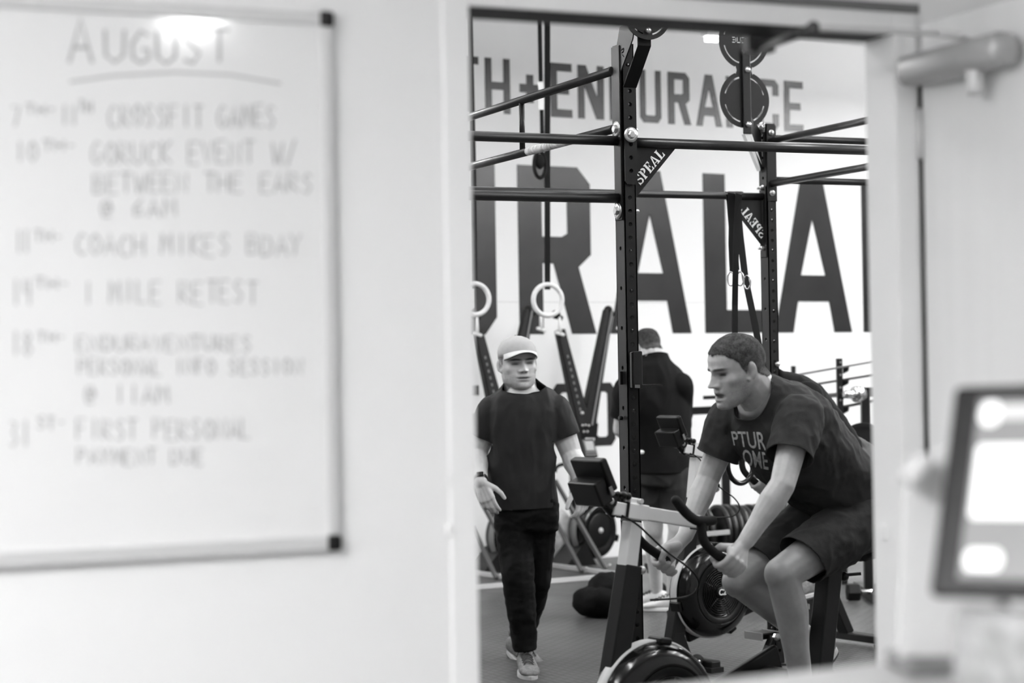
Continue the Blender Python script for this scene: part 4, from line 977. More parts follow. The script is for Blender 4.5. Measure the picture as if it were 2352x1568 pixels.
for (a, bb) in (((1275, 1103), (1391, 1306)), ((1277, 1198), (1337, 1313))):
    g = gz(*bb); p = SK(a[0], a[1], so + .05); mb = MB(); mb.beam(p, g, .026, .026); mb.build('diagonal_brace', 'brace', ski)
    mb = MB(); mb.ell(g + V((.03, -.02, .03)), .011); mb.build('brace_bolt', 'silver', ski)
mb = MB(); mb.beam(gz(1262, 1297), gz(1452, 1322), .032, .03); mb.build('floor_tube', 'alu', ski)
mb = MB(); mb.beam(gz(1240, 1336), gz(1381, 1324), .032, .03); mb.build('floor_tube', 'alu', ski)
mb = MB(); mb.poly([SK(1262, 1292, .3), SK(1302, 1240, .3), SK(1330, 1292, .3)], WN * .25); mb.build('base_wedge', 'black_plastic', ski)
ski2 = copy_tree(ski); du = fu(SK(1345, 1200)) - fu(SK(1158, 1200)); ski2.location = sb - W3 * du
ski2['label'] = 'black ski machine with V-shaped arms behind the man in the cap'

# ------------------------------------------------------------------ background right: plates, barbells, racks
pcart = thing('plate_cart', 'low dark cart holding a row of bumper plates by the far wall', 'cart', PZ(1690, 1262))
axp = V((.93, .37, 0))
pr0, pr1 = P(1640, 1242, 13.4), P(1790, 1238, 13.9)
for s in (-.12, .12):
    mb = MB(); mb.beam(V((pr0.x, pr0.y + s, .17)) - axp * .5, V((pr0.x, pr0.y + s, .17)) + axp * .75, .04, .04); mb.build('cart_rail', 'black_steel', pcart)
for k in range(4):
    mb = MB(); c = V((pr0.x, pr0.y, 0)) + axp * (-.42 + .35 * k); mb.lathe([(0, -.015), (.04, -.015), (.045, 0), (.04, .015), (0, .015)], V((c.x, c.y - .14, .045)), (0, 1, 0), 18); mb.build('caster', 'black_rubber', pcart)
    mb = MB(); mb.box(V((c.x, c.y - .14, .11)), (.03, .03, .09)); mb.build('caster_stem', 'silver', pcart)
mb = MB(); a_ = P(1622, 1226, 13.1); b__ = P(1676, 1221, 13.1); mb.beam(a_, b__, .03, .028); mb.build('cart_handle', 'alu', pcart)
names = ('thin', 'thick')
cpx = (1572, 1588, 1627, 1641, 1655, 1669, 1682, 1699, 1716)
order = ('first', 'second', 'third', 'fourth', 'fifth', 'sixth', 'seventh', 'eighth', 'ninth')
Rb = .19
for k, px in enumerate(cpx):
    c = P(px + 22, 1164, 13.4); c.z = .19 + Rb
    mb = MB(); w = .0195 if k not in (2, 7) else .017; rr = Rb * (1.0 if k not in (6,) else .97)
    mb.lathe([(.026, -w), (.05, -w), (.06, -w * .7), (rr * .78, -w * .7), (rr * .82, -w), (rr * .97, -w), (rr, -w * .7), (rr, w * .7), (rr * .97, w), (rr * .82, w), (rr * .78, w * .7), (.06, w * .7), (.05, w), (.026, w), (.026, -w)], c, axp, 44)
    o = mb.build('bumper_plate', mat('dark rubber plate', 15 + (k * 5) % 12, .36, var=.2, scale=20, spec=.35)); o.location = (0, 0, 0)
    tag(o, '%s black bumper plate from the left in the row on the cart' % order[k], 'weight plate', 'bumper plates on the cart')
# barbell rack: two drilled posts with hooks and the bars resting on them
gr = thing('barbell_rack', 'black wall rack post with hooks behind the rider at right', 'rack', PZ(1934, 1180))
GD = 13.6
mb = MB(); mb.beam(P(1927, 823, GD), V((P(1935, 1100, GD).x, P(1935, 1100, GD).y, 0)), .04, .04); mb.build('rack_post', 'black_steel', gr)
for py in (848, 877, 906, 940):
    p = P(1936, py, GD); mb = MB(); mb.poly([p - Z3 * .03, p + Z3 * .02, p + Z3 * .02 + V((.035, -.02, 0)), p + V((.03, -.02, -.012))], V((.01, .02, 0))); mb.build('hook', 'black_plastic', gr)
for k in range(5):
    mb = MB(); mb.ell(P(1930.5, 832 + 29 * k, GD - .03), .008); mb.build('bolt', 'mid_paint', gr)
mb = MB(); q = P(1822, 840, 15.6); mb.beam(q, V((q.x, q.y, 0)), .035, .035); mb.build('rack_post', 'black_steel', gr)
ordn = ('top', 'second', 'third', 'lowest')
for k, (x0, y0, x1, y1, r, mm) in enumerate(((1800, 866, 2030, 826, .007, 'mid_paint'), (1850, 886, 2030, 857, .008, 'brace'), (1896, 909, 1966, 903, .016, 'black_steel'), (1920, 937, 2030, 916, .010, 'black_steel'))):
    mb = MB(); mb.tube([P(x0, y0, GD + .25), P(x1, y1, GD - .25)], r)
    o = mb.build('barbell', mm); tag(o, '%s barbell lying on the hooks of the wall rack' % ordn[k], 'barbell', 'barbells on the wall rack')
sq = thing('squat_stand', 'dark squat stand upright at the right door jamb', 'stand', PZ(1988, 1240))
mb = MB(); q = P(1987, 905, 12.8); mb.beam(V((q.x, q.y, 0)), V((q.x, q.y, q.z)), .055, .055); mb.build('upright', 'black_steel', sq)
mb = MB(); mb.box(P(2000, 900, 12.8), (.12, .05, .06)); mb.build('cup', 'black_steel', sq)
mb = MB(); mb.beam(V((q.x, q.y - .4, .03)), V((q.x, q.y + .4, .03)), .06, .06); mb.build('foot_bar', 'black_steel', sq)
cb = P(1972, 905, 12.6); mb = MB(); mb.lathe([(.0, -.05), (.030, -.05), (.035, -.045), (.047, -.02), (.05, 0), (.05, .03), (.04, .035), (.026, .035), (.026, .10), (.024, .12), (0, .12)], cb, V((-.80, -.58, .0)), 28)
o = mb.build('collar', 'chrome'); tag(o, 'shiny round steel collar beside the squat stand', 'collar')
c = P(1984, 1028, 12.3); mb = MB(); rr = .155; mb.lathe([(.025, -.03), (.06, -.03), (rr * .8, -.018), (rr * .97, -.03), (rr, -.02), (rr, .02), (rr * .97, .03), (rr * .8, .018), (.06, .03), (.025, .03), (.025, -.03)], V((c.x, c.y, c.z)), V((-.35, -.93, .1)), 48)
o = mb.build('bumper_plate', 'black_rubber'); tag(o, 'large black plate hanging by the right door jamb', 'weight plate')
mb = MB(); mb.tube([V((c.x, c.y + .02, c.z)), V((q.x, q.y - .02, c.z + .01))], .018); mb.build('storage_peg', 'alu', sq)
c = P(1990, 1232, 12.6); rr = .06
dbb = thing('dumbbell', 'small dumbbell on the floor by the right door jamb', 'dumbbell', V((c.x, c.y, 0)))
for k in (-1, 1): mb = MB(); mb.lathe([(0, -.04), (rr * .9, -.04), (rr, -.03), (rr, .03), (rr * .9, .04), (0, .04)], V((c.x + .09 * k, c.y, rr)), (1, 0, 0), 6, False); mb.build('head', 'black_rubber', dbb)
mb = MB(); mb.tube([V((c.x - .09, c.y, rr)), V((c.x + .09, c.y, rr))], .016); mb.build('handle', 'chrome', dbb)
# wall rig stubs between the two standing men
wr = thing('wall_rack_arm', 'dark rack crossbar between the man in black and the rider', 'rack arm', PZ(1610, 1230))
mb = MB(); mb.beam(P(1560, 945, 14.6), P(1662, 940, 14.6), .05, .056); mb.build('crossbar', 'black_steel', wr)
mb = MB(); mb.tube([P(1615, 913, 14.5), P(1670, 911, 14.5)], .014); mb.build('peg', 'black_steel', wr)
p = P(1664, 940, 14.6); mb = MB(); mb.beam(V((p.x, p.y, 0)), V((p.x, p.y, p.z + .12)), .06, .06); mb.build('post', 'black_steel', wr)
# sandbag on the floor
sbp = PZ(1378, 1424); sgt = thing('sandbag', 'slumped black canvas sandbag on the floor behind the bike post', 'sandbag', sbp + V((0, .15, 0)))
for nm, c, r in (('bag_body', V((.03, .15, .10)), (.180, .15, .12)), ('bag_top', V((.065, .17, .17)), (.145, .125, .10))):
    mb = MB(); mb.ell(sbp + c, r, n=40, m=24)
    vs = []
    for v in mb.v:
        w = V(v); n_ = noise.noise(w * 8) * .030 + noise.noise(w * 20) * .012; d = (w - sbp - c).normalized(); w = w + d * n_; w.z = max(w.z, .004); vs.append(tuple(w))
    mb.v = vs; mb.build(nm, 'bag', sgt)
# white sack slumped between the ski machines
wsp = SK(1287, 1275, .2); wsp.z = 0; mb = MB(); mb.ell(wsp + Z3 * .2, (.11, .1, .22), n=30, m=18); mb.v = [tuple(V(v) + V((noise.noise(V(v) * 14), noise.noise(V(v) * 14 + V((5, 0, 0))), noise.noise(V(v) * 12))) * .02) for v in mb.v]
mb.v = [(x, y, max(z, .003)) for x, y, z in mb.v]
o = mb.build('sack', mat('crumpled white sack', 205, .7, var=.3, scale=18)); tag(o, 'crumpled white sack against the far wall between the ski machines', 'sack')
# ------------------------------------------------------------------ people: helpers
M['skin'] = mat('skin', 255, .36, var=.05, scale=60, bump=.12, bscale=500, vcol='tone', sss=.0, spec=.45)
def eval_mesh(ob):
    dg = bpy.context.evaluated_depsgraph_get(); dg.update()
    me = bpy.data.meshes.new_from_object(ob.evaluated_get(dg)); me.materials.clear(); return me
def remesh(mb, voxel, it=4, fac=.5):
    me = mb.mesh('tmp'); ob = bpy.data.objects.new('tmp', me); COL.objects.link(ob)
    r = ob.modifiers.new('r', 'REMESH'); r.mode = 'VOXEL'; r.voxel_size = voxel; r.use_smooth_shade = True
    if it:
        s = ob.modifiers.new('s', 'SMOOTH'); s.factor = fac; s.iterations = it
    out = eval_mesh(ob); bpy.data.objects.remove(ob, do_unlink=True); bpy.data.meshes.remove(me)
    return out
def co_get(me): a = np.empty(len(me.vertices) * 3); me.vertices.foreach_get('co', a); return a.reshape(-1, 3)
def co_set(me, a): me.vertices.foreach_set('co', a.reshape(-1)); me.update()
def nor_get(me): a = np.empty(len(me.vertices) * 3); me.vertices.foreach_get('normal', a); return a.reshape(-1, 3)
def set_tone(me, t):
    at = me.attributes.get('tone') or me.attributes.new('tone', 'FLOAT', 'POINT'); at.data.foreach_set('value', np.ascontiguousarray(t, dtype=np.float32))
def all_smooth(me): me.polygons.foreach_set('use_smooth', np.ones(len(me.polygons), bool)); me.update()
def join_meshes(ms, name):
    vs, fs, tn, k = [], [], [], 0
    for me in ms:
        vs.append(co_get(me)); n = len(me.vertices)
        fs += [[i + k for i in p.vertices] for p in me.polygons]
        at = me.attributes.get('tone'); t = np.empty(n, np.float32)
        if at: at.data.foreach_get('value', t)
        else: t[:] = lin(150)
        tn.append(t); k += n
    out = bpy.data.meshes.new(name); out.from_pydata(np.concatenate(vs).tolist(), [], fs); out.update()
    set_tone(out, np.concatenate(tn)); all_smooth(out); return out
def place(name, me, m, parent):
    me.transform(Matrix.Translation(-wloc(parent))); return link(name, me, m, parent)
LN = np.vectorize(lin)
HAIRS = []
M['hair'] = mat('cropped hair', 255, .9, var=.25, scale=260, bump=.5, bscale=700, vcol='tone', spec=.08)
def head_mesh(org, f, up, sc, skin, hair=None, neck_to=None, mouth_open=0.0, stubble=0.0, neck_r=.058, voxel=.0026, squint=1.0, wx=1.0, jowl=0.0):
    """head from chin (z 0) to crown (z .235); f forward, up; returns a world mesh with tones"""
    f = V(f).normalized(); up = V(up); up = (up - f * up.dot(f)).normalized(); L = up.cross(f)
    mb = MB()
    st = [(.0, .088, .03, .024), (.010, .096, .012, .039), (.028, .097, -.02, .052), (.05, .094, -.055, .061), (.072, .092, -.078, .067), (.095, .090, -.090, .0705), (.12, .088, -.097, .072),
          (.145, .091, -.101, .0745), (.168, .088, -.101, .0755), (.19, .078, -.094, .071), (.210, .060, -.078, .059), (.225, .034, -.052, .040), (.234, .005, -.025, .016)]
    # face rings tilt a little so the jaw line rises to the ear
    rings = []
    for z, fr, bk, w in st:
        w *= 1 + .16 * jowl * max(0, min(1, (.085 - z) / .05)); bk -= .015 * jowl * (z < .03)
        rings.append((V((0, (fr + bk) / 2, z)), V((w, 0, 0)), V((0, (fr - bk) / 2, 0)), 2.25))
    mb.loft(rings, 40)
    mb.ell((0, -.018, .142), (.0755, .095, .085)); mb.ell((0, .055, .035), (.043 + .008 * jowl, .040, .030)); mb.cap(V((.040, .012, .040)), .015, V((.02, .075, .012)), .013); mb.cap(V((-.040, .012, .040)), .015, V((-.02, .075, .012)), .013)
    for s in (-1, 1):
        mb.ell((.078 * s, -.012, .110), (.0075, .0175, .031), V((.93, .36 * s, 0)), V((-.36 * s, .93, 0)), V((0, -.12, 1)).normalized()); mb.ell((.074 * s, .002, .085), (.006, .009, .010))
    Mx = Matrix((L * sc * wx, f * sc, up * sc)).transposed().to_4x4(); Mx.translation = V(org)
    if neck_to is not None:
        nl = Mx.inverted() @ V(neck_to); a0 = V((0, -.035, .075)); mb.cap(a0, neck_r / sc, nl, (neck_r + .006) / sc); mb.cap(V((0, .0, .045)), .036, nl + V((0, .018, .0)), .052)
    me = remesh(mb, voxel, 9, .5); p = co_get(me)
    def br(c, r, v, sym=False):
        for s in ((1, -1) if sym else (1,)):
            cc = np.array([c[0] * s, c[1], c[2]]); vv = np.array([v[0] * s, v[1], v[2]])
            rr = np.array(r if isinstance(r, (tuple, list)) else (r, r, r))
            w = np.exp(-(((p - cc) / rr) ** 2).sum(1)); p[:] = p + vv * w[:, None]
    br((.031, .090, .119), (.019, .022, .012), (0, -.017, 0), True)
    br((.031, .080, .118), (.0115, .02, .0075), (0, .0065, 0), True)
    br((.030, .090, .139), (.022, .03, .008), (0, .0075, -.002), True); br((0, .092, .137), .012, (0, .002, 0))
    br((0, .090, .124), (.009, .03, .012), (0, .008, 0)); br((0, .095, .106), (.0095, .03, .013), (0, .017, 0)); br((0, .10, .090), (.0115, .03, .0105), (0, .029, -.003)); br((.0135, .098, .085), (.007, .03, .006), (.003, .009, 0), True)
    br((.0, .100, .074), (.008, .02, .006), (0, -.003, 0)); br((.024, .09, .078), (.007, .03, .012), (0, -.003, 0), True)
    br((.052, .060, .098), .02, (.004, .006, 0), True); br((.054, .05, .058), .022, (-.002, -.001, 0), True)
    br((0, .096, .060), (.02, .03, .005), (0, .0045, 0)); br((0, .096, .0515 - .004 * mouth_open), (.024, .03, .0026 + .004 * mouth_open), (0, -.006 - .008 * mouth_open, 0)); br((0, .096, .044 - .006 * mouth_open), (.019, .03, .0055), (0, .006, 0)); br((0, .095, .032 - .004 * mouth_open), (.02, .03, .006), (0, -.004, 0))
    br((0, .095, .013), (.018, .03, .013), (0, .006, 0)); br((.062, .0, .035), .022, (.004, 0, 0), True)
    br((.091, -.006, .114), (.012, .010, .017), (-.008, 0, 0), True); br((.086, .008, .108), (.008, .006, .008), (-.006, 0, 0), True)
    x, y, z = p[:, 0], p[:, 1], p[:, 2]; ax = np.abs(x)
    t = np.full(len(p), float(skin))
    nz = np.array([noise.noise(V(q) * 55) for q in p]); nz2 = np.array([noise.noise(V(q) * 220) for q in p])
    t *= 1 + .06 * nz
    face = y > .045
    t -= skin * .24 * np.exp(-(((ax - .03) / .02) ** 2 + ((z - .119) / .012) ** 2)) * face              # eye hollow shade painted into the skin tone
    brow = np.exp(-(((ax - .030) / .021) ** 4 + ((z - (.1415 + .08 * (ax - .03) * (ax < .03) - .10 * (ax - .03) * (ax > .03))) / .0042) ** 4)) * (y > .05)
    t = t * (1 - brow) + brow * skin * .30
    eye = np.exp(-(((ax - .031) / .0135) ** 4 + ((z - .1185) / (.0034 * squint)) ** 4)) * (y > .05); t = t * (1 - eye) + eye * 34
    lid = np.exp(-(((ax - .031) / .016) ** 4 + ((z - .1245) / .002) ** 4)) * (y > .05); t = t * (1 - .45 * lid)
    lips = np.exp(-((ax / .024) ** 4 + ((z - .052) / .0095) ** 4)) * (y > .07); t = t * (1 - .20 * lips)
    ml = np.exp(-((ax / .023) ** 4 + ((z - .0515 + .004 * mouth_open) / (.0022 + .0042 * mouth_open)) ** 4)) * (y > .06); t = t * (1 - ml) + ml * 38
    if mouth_open:
        te = np.exp(-((ax / .016) ** 4 + ((z - .0545 + .004 * mouth_open) / .0022) ** 4)) * (y > .06); t = t * (1 - .8 * te) + .8 * te * 200
    nos = np.exp(-(((ax - .008) / .005) ** 2 + ((z - .0805) / .0035) ** 2)) * (y > .09); t = t * (1 - .65 * nos)
    if stubble:
        sm = np.clip((.072 - z) / .012, 0, 1) * np.clip((y + .03) / .03, 0, 1); sm = np.maximum(sm, np.clip((ax - .048) / .014, 0, 1) * np.clip((.105 - z) / .02, 0, 1) * np.clip(y / .02, 0, 1))
        t *= 1 - stubble * sm * (1 + .5 * nz2)
    con = np.exp(-(((ax - .084) / .012) ** 2 + ((y - .0) / .010) ** 2 + ((z - .113) / .016) ** 2)); t *= 1 - .55 * con
    if hair is not None:
        th = np.degrees(np.arctan2(ax, y))
        hl = np.interp(th, [0, 22, 40, 56, 68, 76, 84, 90, 98, 112, 122, 140, 180], [.184, .186, .181, .166, .150, .120, .106, .112, .140, .128, .092, .068, .062]) + .005 * nz + .002 * nz2
        hm = np.clip((z - hl + .004) / .011, 0, 1); hm = hm * hm * (3 - 2 * hm)
        hm *= 1 - np.exp(-(((ax - .084) / .010) ** 4 + ((y + .012) / .021) ** 4 + ((z - .11) / .034) ** 4))
        fade = np.clip((z - .07) / .10, .0, 1); ht = hair * (1 + .30 * nz + .30 * nz2) + (1 - fade) * skin * .14
        t = t * (1 - hm) + (ht * .6 + skin * .12) * hm
    co_set(me, p); set_tone(me, LN(np.clip(t, 8, 250))); hair_me = None
    if hair is not None:                                              # close-cropped hair as a thin shell of its own
        n3 = nor_get(me); sel = hm > .5; idx = -np.ones(len(p), int); idx[sel] = np.arange(sel.sum())
        fs = [[int(idx[i]) for i in f.vertices] for f in me.polygons if all(sel[i] for i in f.vertices)]
        hv = (p + n3 * (.0004 + .0022 * np.clip(hm * 2 - 1, 0, 1))[:, None])[sel]
        hair_me = bpy.data.meshes.new('hair'); hair_me.from_pydata(hv.tolist(), [], fs); hair_me.update(); set_tone(hair_me, LN(np.clip(ht[sel], 5, 250))); hair_me.transform(Mx); all_smooth(hair_me)
    me.transform(Mx); all_smooth(me); HAIRS.append(hair_me)
    return me, Mx
def tone_flat(me, v, amp=.05, freq=30, knuckle=None):
    p = co_get(me); nz = np.array([noise.noise(V(q) * freq) for q in p]); set_tone(me, LN(np.clip(v * (1 + amp * nz), 5, 250))); return me
def fist(mb, c, a, top, side, wrist, sc=1.0):
    """closed hand on a bar: c bar point under the palm, a bar axis (index towards -a), top palm side, side the way the fingers go over"""
    a = V(a).normalized(); top = (V(top) - a * V(top).dot(a)).normalized(); side = (V(side) - a * V(side).dot(a) - top * V(side).dot(top)).normalized()
    def ang(th, r, o): th = math.radians(th); return c + a * o + (top * math.cos(th) + side * math.sin(th)) * r
    R = .0275 * sc
    for o, r, e in ((-.034, .0108, 225), (-.012, .0113, 232), (.010, .0108, 228), (.030, .0094, 215)):
        ths = [25, 62, 98, 140, 185, e]; rad = [R + .010, R + .0125, R + .004, R + .0005, R, R - .002]
        mb.chain([ang(t, q * 1.0, o * sc) for t, q in zip(ths, rad)], [r * sc * k for k in (1.12, 1.1, 1.0, .98, .93, .86)])
    W = V(wrist)
    for o, k in ((-.032, 1), (-.011, 1), (.010, 1), (.028, .95)):
        mb.cap(ang(58, R + .009, o * sc), .0135 * k * sc, W.lerp(c + top * .03 * sc + a * o * .55 * sc, .38), .019 * sc)
    mb.cap(W, .026 * sc, c + top * .03 * sc, .021 * sc)
    mb.chain([W.lerp(c, .5) - side * .014 * sc - a * .012 * sc, ang(-40, R + .008, -.040 * sc), ang(-88, R + .002, -.048 * sc), ang(-135, R - .002, -.044 * sc)], [.017 * sc, .0145 * sc, .0115 * sc, .0095 * sc])
def open_hand(mb, W, d, pn, th_side, curl=.35, sc=1.0, spread=.10):
    """relaxed hand: W wrist, d pointing along the hand, pn palm normal, th_side where the thumb leaves"""
    W = V(W); d = V(d).normalized(); pn = V(pn); pn = (pn - d * pn.dot(d)).normalized(); sd = V(th_side); sd = (sd - d * sd.dot(d) - pn * sd.dot(pn)).normalized()
    k = W + d * .088 * sc
    for o in (-.028, -.01, .01, .028): mb.cap(W + sd * o * .6 * sc + d * .012 * sc, .0165 * sc, k + sd * o * sc + d * (.004 - abs(o - .005) * .25) * sc, .0128 * sc)
    for i, (o, ln, r) in enumerate(((.029, .072, .0092), (.0095, .080, .0096), (-.0105, .074, .0092), (-.029, .058, .0082))):
        b0 = k + sd * o * sc + d * (.004 - abs(o - .005) * .25) * sc; dr = (d + sd * o * spread * 30 * .1).normalized(); pts = [b0]; cu = curl * (1 + .25 * i)
        for j, fr in enumerate((.42, .32, .26)):
            a_ = cu * (j + .6); dd = dr * math.cos(a_) + pn * math.sin(a_); pts.append(pts[-1] + dd * (ln * fr * sc))
        mb.chain(pts, [r * 1.08 * sc, r * sc, r * .95 * sc, r * .82 * sc])
    t0 = W + d * .024 * sc + sd * .022 * sc; t1 = t0 + (d * .7 + sd * .75 + pn * .3).normalized() * .042 * sc; t2 = t1 + (d * .9 + sd * .45 + pn * .3).normalized() * .034 * sc; t3 = t2 + (d * .95 + sd * .2 + pn * .25).normalized() * .026 * sc
    mb.chain([t0, t1, t2, t3], [.0175 * sc, .0125 * sc, .0108 * sc, .0088 * sc])
def arm(mb, S, E, W, r=(.056, .050, .043, .046, .029), bul=None):
    S, E, W = V(S), V(E), V(W)
    mb.chain([S, S.lerp(E, .45), E], [r[0], r[1], r[2]]); mb.chain([E, E.lerp(W, .28), E.lerp(W, .7), W], [r[2], r[3], r[4] * 1.15, r[4]])
    el = (E - (S + W) / 2).normalized(); mb.ell(E + el * .006, r[2] * .92)
def leg(mb, Hp, K, An, r=(.085, .068, .055, .057, .036), back=V((0, 1, 0))):
    Hp, K, An = V(Hp), V(K), V(An); kn = (K - (Hp + An) / 2).normalized()
    mb.chain([Hp, Hp.lerp(K, .5), K], [r[0], r[1], r[2]]); mb.ell(K + kn * .008, r[2] * .90)
    mb.chain([K - kn * .004, K.lerp(An, .28) - kn * .022, K.lerp(An, .62) - kn * .008, An], [r[2] * .95, r[3], r[3] * .76, r[4]]); mb.chain([K, K.lerp(An, .5), An], [r[2] * .85, r[3] * .72, r[4]])
def torso(mb, pts, wid, dep, S, e=2.3, n=36):
    pts = [V(p) for p in pts]; R = []; S = V(S)
    for i, p in enumerate(pts):
        t = (pts[min(i + 1, len(pts) - 1)] - pts[max(i - 1, 0)]).normalized(); s = (S - t * S.dot(t)).normalized(); d = t.cross(s)
        R.append((p, s * wid[i], d * dep[i], e))
    mb.loft(R, n)
def folds(me, amp, freq, ax=(1, 1, 1), seed=0.0, rid=True, cent=None):
    p = co_get(me); n = nor_get(me); d = np.empty(len(p)); A_ = np.array(ax)
    for i, q in enumerate(p):
        w = V(q * A_ * freq) + V((seed, seed * .7, 0)); v = noise.noise(w) + .5 * noise.noise(w * 2.3)
        d[i] = (1 - abs(v) * 2.2) * .5 if rid else v
    if cent is not None: d *= cent(p)
    co_set(me, p + n * (amp * d)[:, None]); return me
def cut(me, planes):
    """open hems: planes = (point, outward normal, radius): drop what lies beyond"""
    bm = bmesh.new(); bm.from_mesh(me)
    for c, n, r in planes:
        c = V(c); n = V(n).normalized()
        fs = [f for f in bm.faces if (f.calc_center_median() - c).length < r]
        g = set(fs)
        for f in fs: g.update(f.edges); g.update(f.verts)
        bmesh.ops.bisect_plane(bm, geom=list(g), plane_co=c, plane_no=n, clear_outer=True)
    # keep the largest island
    seen = set(); best = []
    for v in bm.verts:
        if v in seen: continue
        stck = [v]; isl = []; seen.add(v)
        while stck:
            q = stck.pop(); isl.append(q)
            for e in q.link_edges:
                w = e.other_vert(q)
                if w not in seen: seen.add(w); stck.append(w)
        if len(isl) > len(best): best = isl
    bs = set(best); bmesh.ops.delete(bm, geom=[v for v in bm.verts if v not in bs], context='VERTS')
    for loop in rim_loops(bm):
        for _ in range(12):
            pos = [v.co.copy() for v in loop]; n = len(loop)
            for i, v in enumerate(loop): v.co = pos[i] * .4 + (pos[i - 1] + pos[(i + 1) % n]) * .3
    bm.to_mesh(me); bm.free(); all_smooth(me); return me
def rim_loops(bm):
    be = set(e for e in bm.edges if len(e.link_faces) == 1); out = []
    while be:
        e = be.pop(); a, b = e.verts; loop = [a, b]
        while True:
            nx = [q for q in loop[-1].link_edges if q in be]
            if not nx: break
            be.discard(nx[0]); w = nx[0].other_vert(loop[-1])
            if w is loop[0]: break
            loop.append(w)
        if len(loop) > 12: out.append(loop)
    return out
def hems(o, m, parent, r, names):
    """ribbed edge along the open rims of a garment: names = (part name, near point, reach)"""
    bm = bmesh.new(); bm.from_mesh(o.data)
    for loop in rim_loops(bm):
        pts = [v.co.copy() + wloc(o) for v in loop]; c = sum(pts, V((0, 0, 0))) / len(pts)
        for nm, p, reach in names:
            if (c - p).length < reach:
                k = max(1, len(pts) // 48); q = pts[::k]
                for _ in range(3): q = [(q[i] * 2 + q[i - 1] + q[(i + 1) % len(q)]) / 4 for i in range(len(q))]
                mb = MB(); mb.tube(q, r, 8, closed=True); place(nm, mb.mesh(nm), m, parent); break
    bm.free()
def cloth(name, me, m, parent, th=.003):
    o = place(name, me, m, parent); s = o.modifiers.new('solidify', 'SOLIDIFY'); s.thickness = th; s.offset = -1; return o
def shoe(par, An, f, up, m_up, m_sole, sc=1.0, laces=True, tongue=True):
    """shoe under an ankle: An ankle, f toe direction, up"""
    f = V(f).normalized(); up = V(up); up = (up - f * up.dot(f)).normalized(); S = f.cross(up); g = V(An) - up * .085 * sc
    def q(x, y, z): return g + f * x * sc + S * y * sc + up * z * sc
    mb = MB(); R = []
    for x, w, z0, z1 in ((-.075, .018, .03, .075), (-.068, .030, .022, .092), (-.045, .036, .02, .105), (-.01, .038, .02, .108), (.03, .040, .02, .098), (.07, .043, .018, .080), (.11, .047, .018, .064), (.15, .046, .018, .055), (.178, .036, .020, .046), (.193, .018, .024, .036)):
        R.append((q(x, 0, (z0 + z1) / 2), S * w * sc, up * (z1 - z0) / 2 * sc, 2.6))
    mb.loft(R, 24); me = remesh(mb, .005, 2); up_o = place('shoe', me, m_up, par); all_smooth(up_o.data)
    mb = MB(); out = []
    for k in range(28):
        th = 2 * math.pi * k / 28; x = .058 + .140 * math.cos(th); w = (.040 + .010 * max(0, math.cos(th - .35))) * math.sin(th); out.append(q(x, w * 1.08, 0))
    mb.poly(out, up * .026 * sc); so_ = place('sole', mb.mesh('sole'), m_sole, up_o)
    so_.location = so_.location; bevel(so_, .006 * sc, 2)
    mb = MB(); mb.poly([p - up * .002 for p in out], up * .008 * sc); o3 = place('outsole', mb.mesh('outsole'), 'dark_sole', up_o)
    if laces:
        mb = MB()
        for k, x in enumerate((.035, .055, .075, .095)):
            zt = .100 - k * .0095; mb.tube(smooth_path([q(x, -.026, zt - .012), q(x + .004, -.01, zt + .003), q(x + .012, .01, zt + .002), q(x + .016, .026, zt - .014)], 3), .0028 * sc, 6)
            mb.tube(smooth_path([q(x, .026, zt - .012), q(x + .004, .01, zt + .004), q(x + .012, -.01, zt + .003), q(x + .016, -.026, zt - .014)], 3), .0028 * sc, 6)
        mb.tube(smooth_path([q(.03, 0, .104), q(.02, .03, .112), q(.035, .045, .09)], 4), .0028 * sc, 6); mb.tube(smooth_path([q(.03, 0, .104), q(.02, -.03, .112), q(.04, -.04, .09)], 4), .0028 * sc, 6)
        place('laces', mb.mesh('laces'), 'lace', up_o)
        for k in range(2):
            mb = MB(); mb.cap(q(-.072, 0, .095), .008 * sc, q(-.082, 0, .108), .006 * sc)
        place('heel_tab', mb.mesh('heel_tab'), m_up, up_o)
    return up_o
M['tee_grey'] = mat('charcoal tee', 50, .85, spec=.15, var=.12, scale=14, bump=.12, bscale=260)
M['tee_dark'] = mat('dark training tee', 36, .7, spec=.2, var=.12, scale=9, bump=.08, bscale=200)
M['tee_black'] = mat('black tee', 20, .85, spec=.12, var=.1, scale=12, bump=.1, bscale=220)
M['shorts'] = mat('dark shorts', 46, .8, spec=.15, var=.1, scale=14, bump=.12, bscale=200)
M['pants'] = mat('black trousers', 12, .8, spec=.15, var=.12, scale=14, bump=.12, bscale=160)
M['cap'] = mat('pale cap cotton', 182, .8, var=.05, scale=40, bump=.15, bscale=250)
M['cap_brim'] = mat('white brim top', 222, .7)
M['cap_under'] = mat('dark brim underside', 60, .8)

